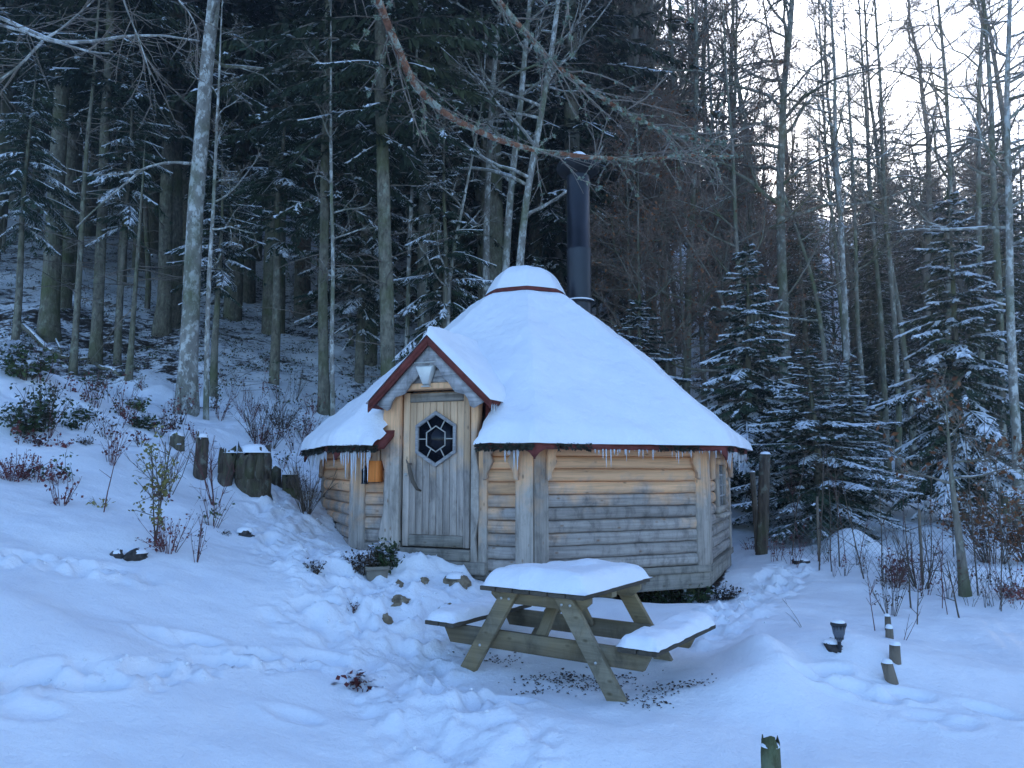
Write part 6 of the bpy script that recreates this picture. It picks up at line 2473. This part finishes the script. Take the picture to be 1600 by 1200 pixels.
# dark leaves blown clear under the table
P = ground_scatter([(770, 1030, .6), (850, 1055, .7), (890, 1048, .9), (930, 1062, .8), (960, 1050, .6), (1040, 1075, .7), (1010, 1092, .5), (840, 1072, .3), (1085, 1072, .3)], 105, .12, .07)
N = len(P)
D = np.concatenate([rg.normal(0, 1, (N, 2)), rg.normal(.15, .2, (N, 1))], 1)
D = nrm(D) * rg.uniform(.008, .030, (N, 1))
mb = MB()
mb.blades(P + np.array([0, 0, .004]), D, nrm(np.cross(D, np.array([0, 0, 1.0]))) * rg.uniform(.005, .011, (N, 1)), lift=np.array([0, 0, .006]))
kind(mb.build('fallen_leaves', M['dead_leaf']), 'stuff')
# sticks, needles and low plants on the forest floor
n = 5200
Y = 12.5 * (34 / 12.5) ** rg.random(n)
X = rg.uniform(-1, 1, n) * (Y * .72 + 3)
ok = (np.hypot(X - HC[0], Y - HC[1]) > 3.2) & (forest_mask(X, Y) > .6) & (fbm(X * .5, Y * .5, 88, 2) > -.15)
X, Y = X[ok], Y[ok]
P = np.stack([X, Y, height(X, Y)], 1)
N = len(P)
D = nrm(np.concatenate([rg.normal(0, 1, (N, 2)), rg.uniform(-.05, .5, (N, 1))], 1)) * rg.uniform(.1, .7, (N, 1))
mb = MB()
mb.sticks(P, P + D, .006, .002)
kind(mb.build('brushwood', M['twig']), 'stuff')
P2 = P[rg.random(N) < .5]
Pk = np.repeat(P2, 7, 0) + rg.normal(0, .09, (len(P2) * 7, 3)) * np.array([1, 1, .35])
mb = MB()
leaves(mb, Pk + np.array([0, 0, .05]), rg, .055)
kind(mb.build('undergrowth', M['green_leaf']), 'stuff')
P3 = P[rg.random(N) < .6]
Pk = np.repeat(P3, 6, 0) + rg.normal(0, .2, (len(P3) * 6, 3)) * np.array([1, 1, 0.05])
mb = MB()
leaves(mb, Pk + np.array([0, 0, .03]), rg, .05, down=0)
kind(mb.build('leaf_litter', M['dead_leaf']), 'stuff')
# crumbs of snow kicked up along the path and a few loose bits
P = []
for PP, w in _PATHS:
    for a, b in zip(PP[:-1], PP[1:]):
        k = int(np.linalg.norm(b - a) * 26)
        t_ = rg.random((k, 1))
        q = a + (b - a) * t_ + rg.normal(0, w * .55, (k, 2))
        P.append(q)
q = np.vstack(P)
z = height(q[:, 0], q[:, 1])
r = rg.uniform(.004, .016, len(q)) ** 1.0
oct_ = np.array([(1, 0, 0), (0, 1, 0), (-1, 0, 0), (0, -1, 0), (0, 0, 1), (0, 0, -1)], float)
Vv = np.stack([q[:, 0], q[:, 1], z + r * .35], 1)[:, None, :] + oct_[None] * r[:, None, None] * rg.uniform(.7, 1.3, (len(q), 6, 1))
tri = np.array([(0, 1, 4), (1, 2, 4), (2, 3, 4), (3, 0, 4), (1, 0, 5), (2, 1, 5), (3, 2, 5), (0, 3, 5)])
mb = MB()
mb.add(Vv.reshape(-1, 3), t=(tri[None] + np.arange(len(q))[:, None, None] * 6).reshape(-1, 3))
kind(mb.build('snow_crumbs', M['snow'], smooth=True), 'stuff')
# ================================================================= cold air
hm = bpy.data.materials.new('haze')
hm.use_nodes = True
hn = hm.node_tree
hn.nodes.remove(hn.nodes['Principled BSDF'])
pv = hn.nodes.new('ShaderNodeVolumePrincipled')
pv.inputs['Color'].default_value = (0.86, 0.91, 1.0, 1)
pv.inputs['Density'].default_value = 0.0033
pv.inputs['Anisotropy'].default_value = 0.6
hn.links.new(pv.outputs[0], hn.nodes['Material Output'].inputs['Volume'])
mb = MB()
mb.box((0, 77, 27), (420, 200, 80))
kind(mb.build('haze', hm), 'stuff')
SC.cycles.volume_bounces = 0
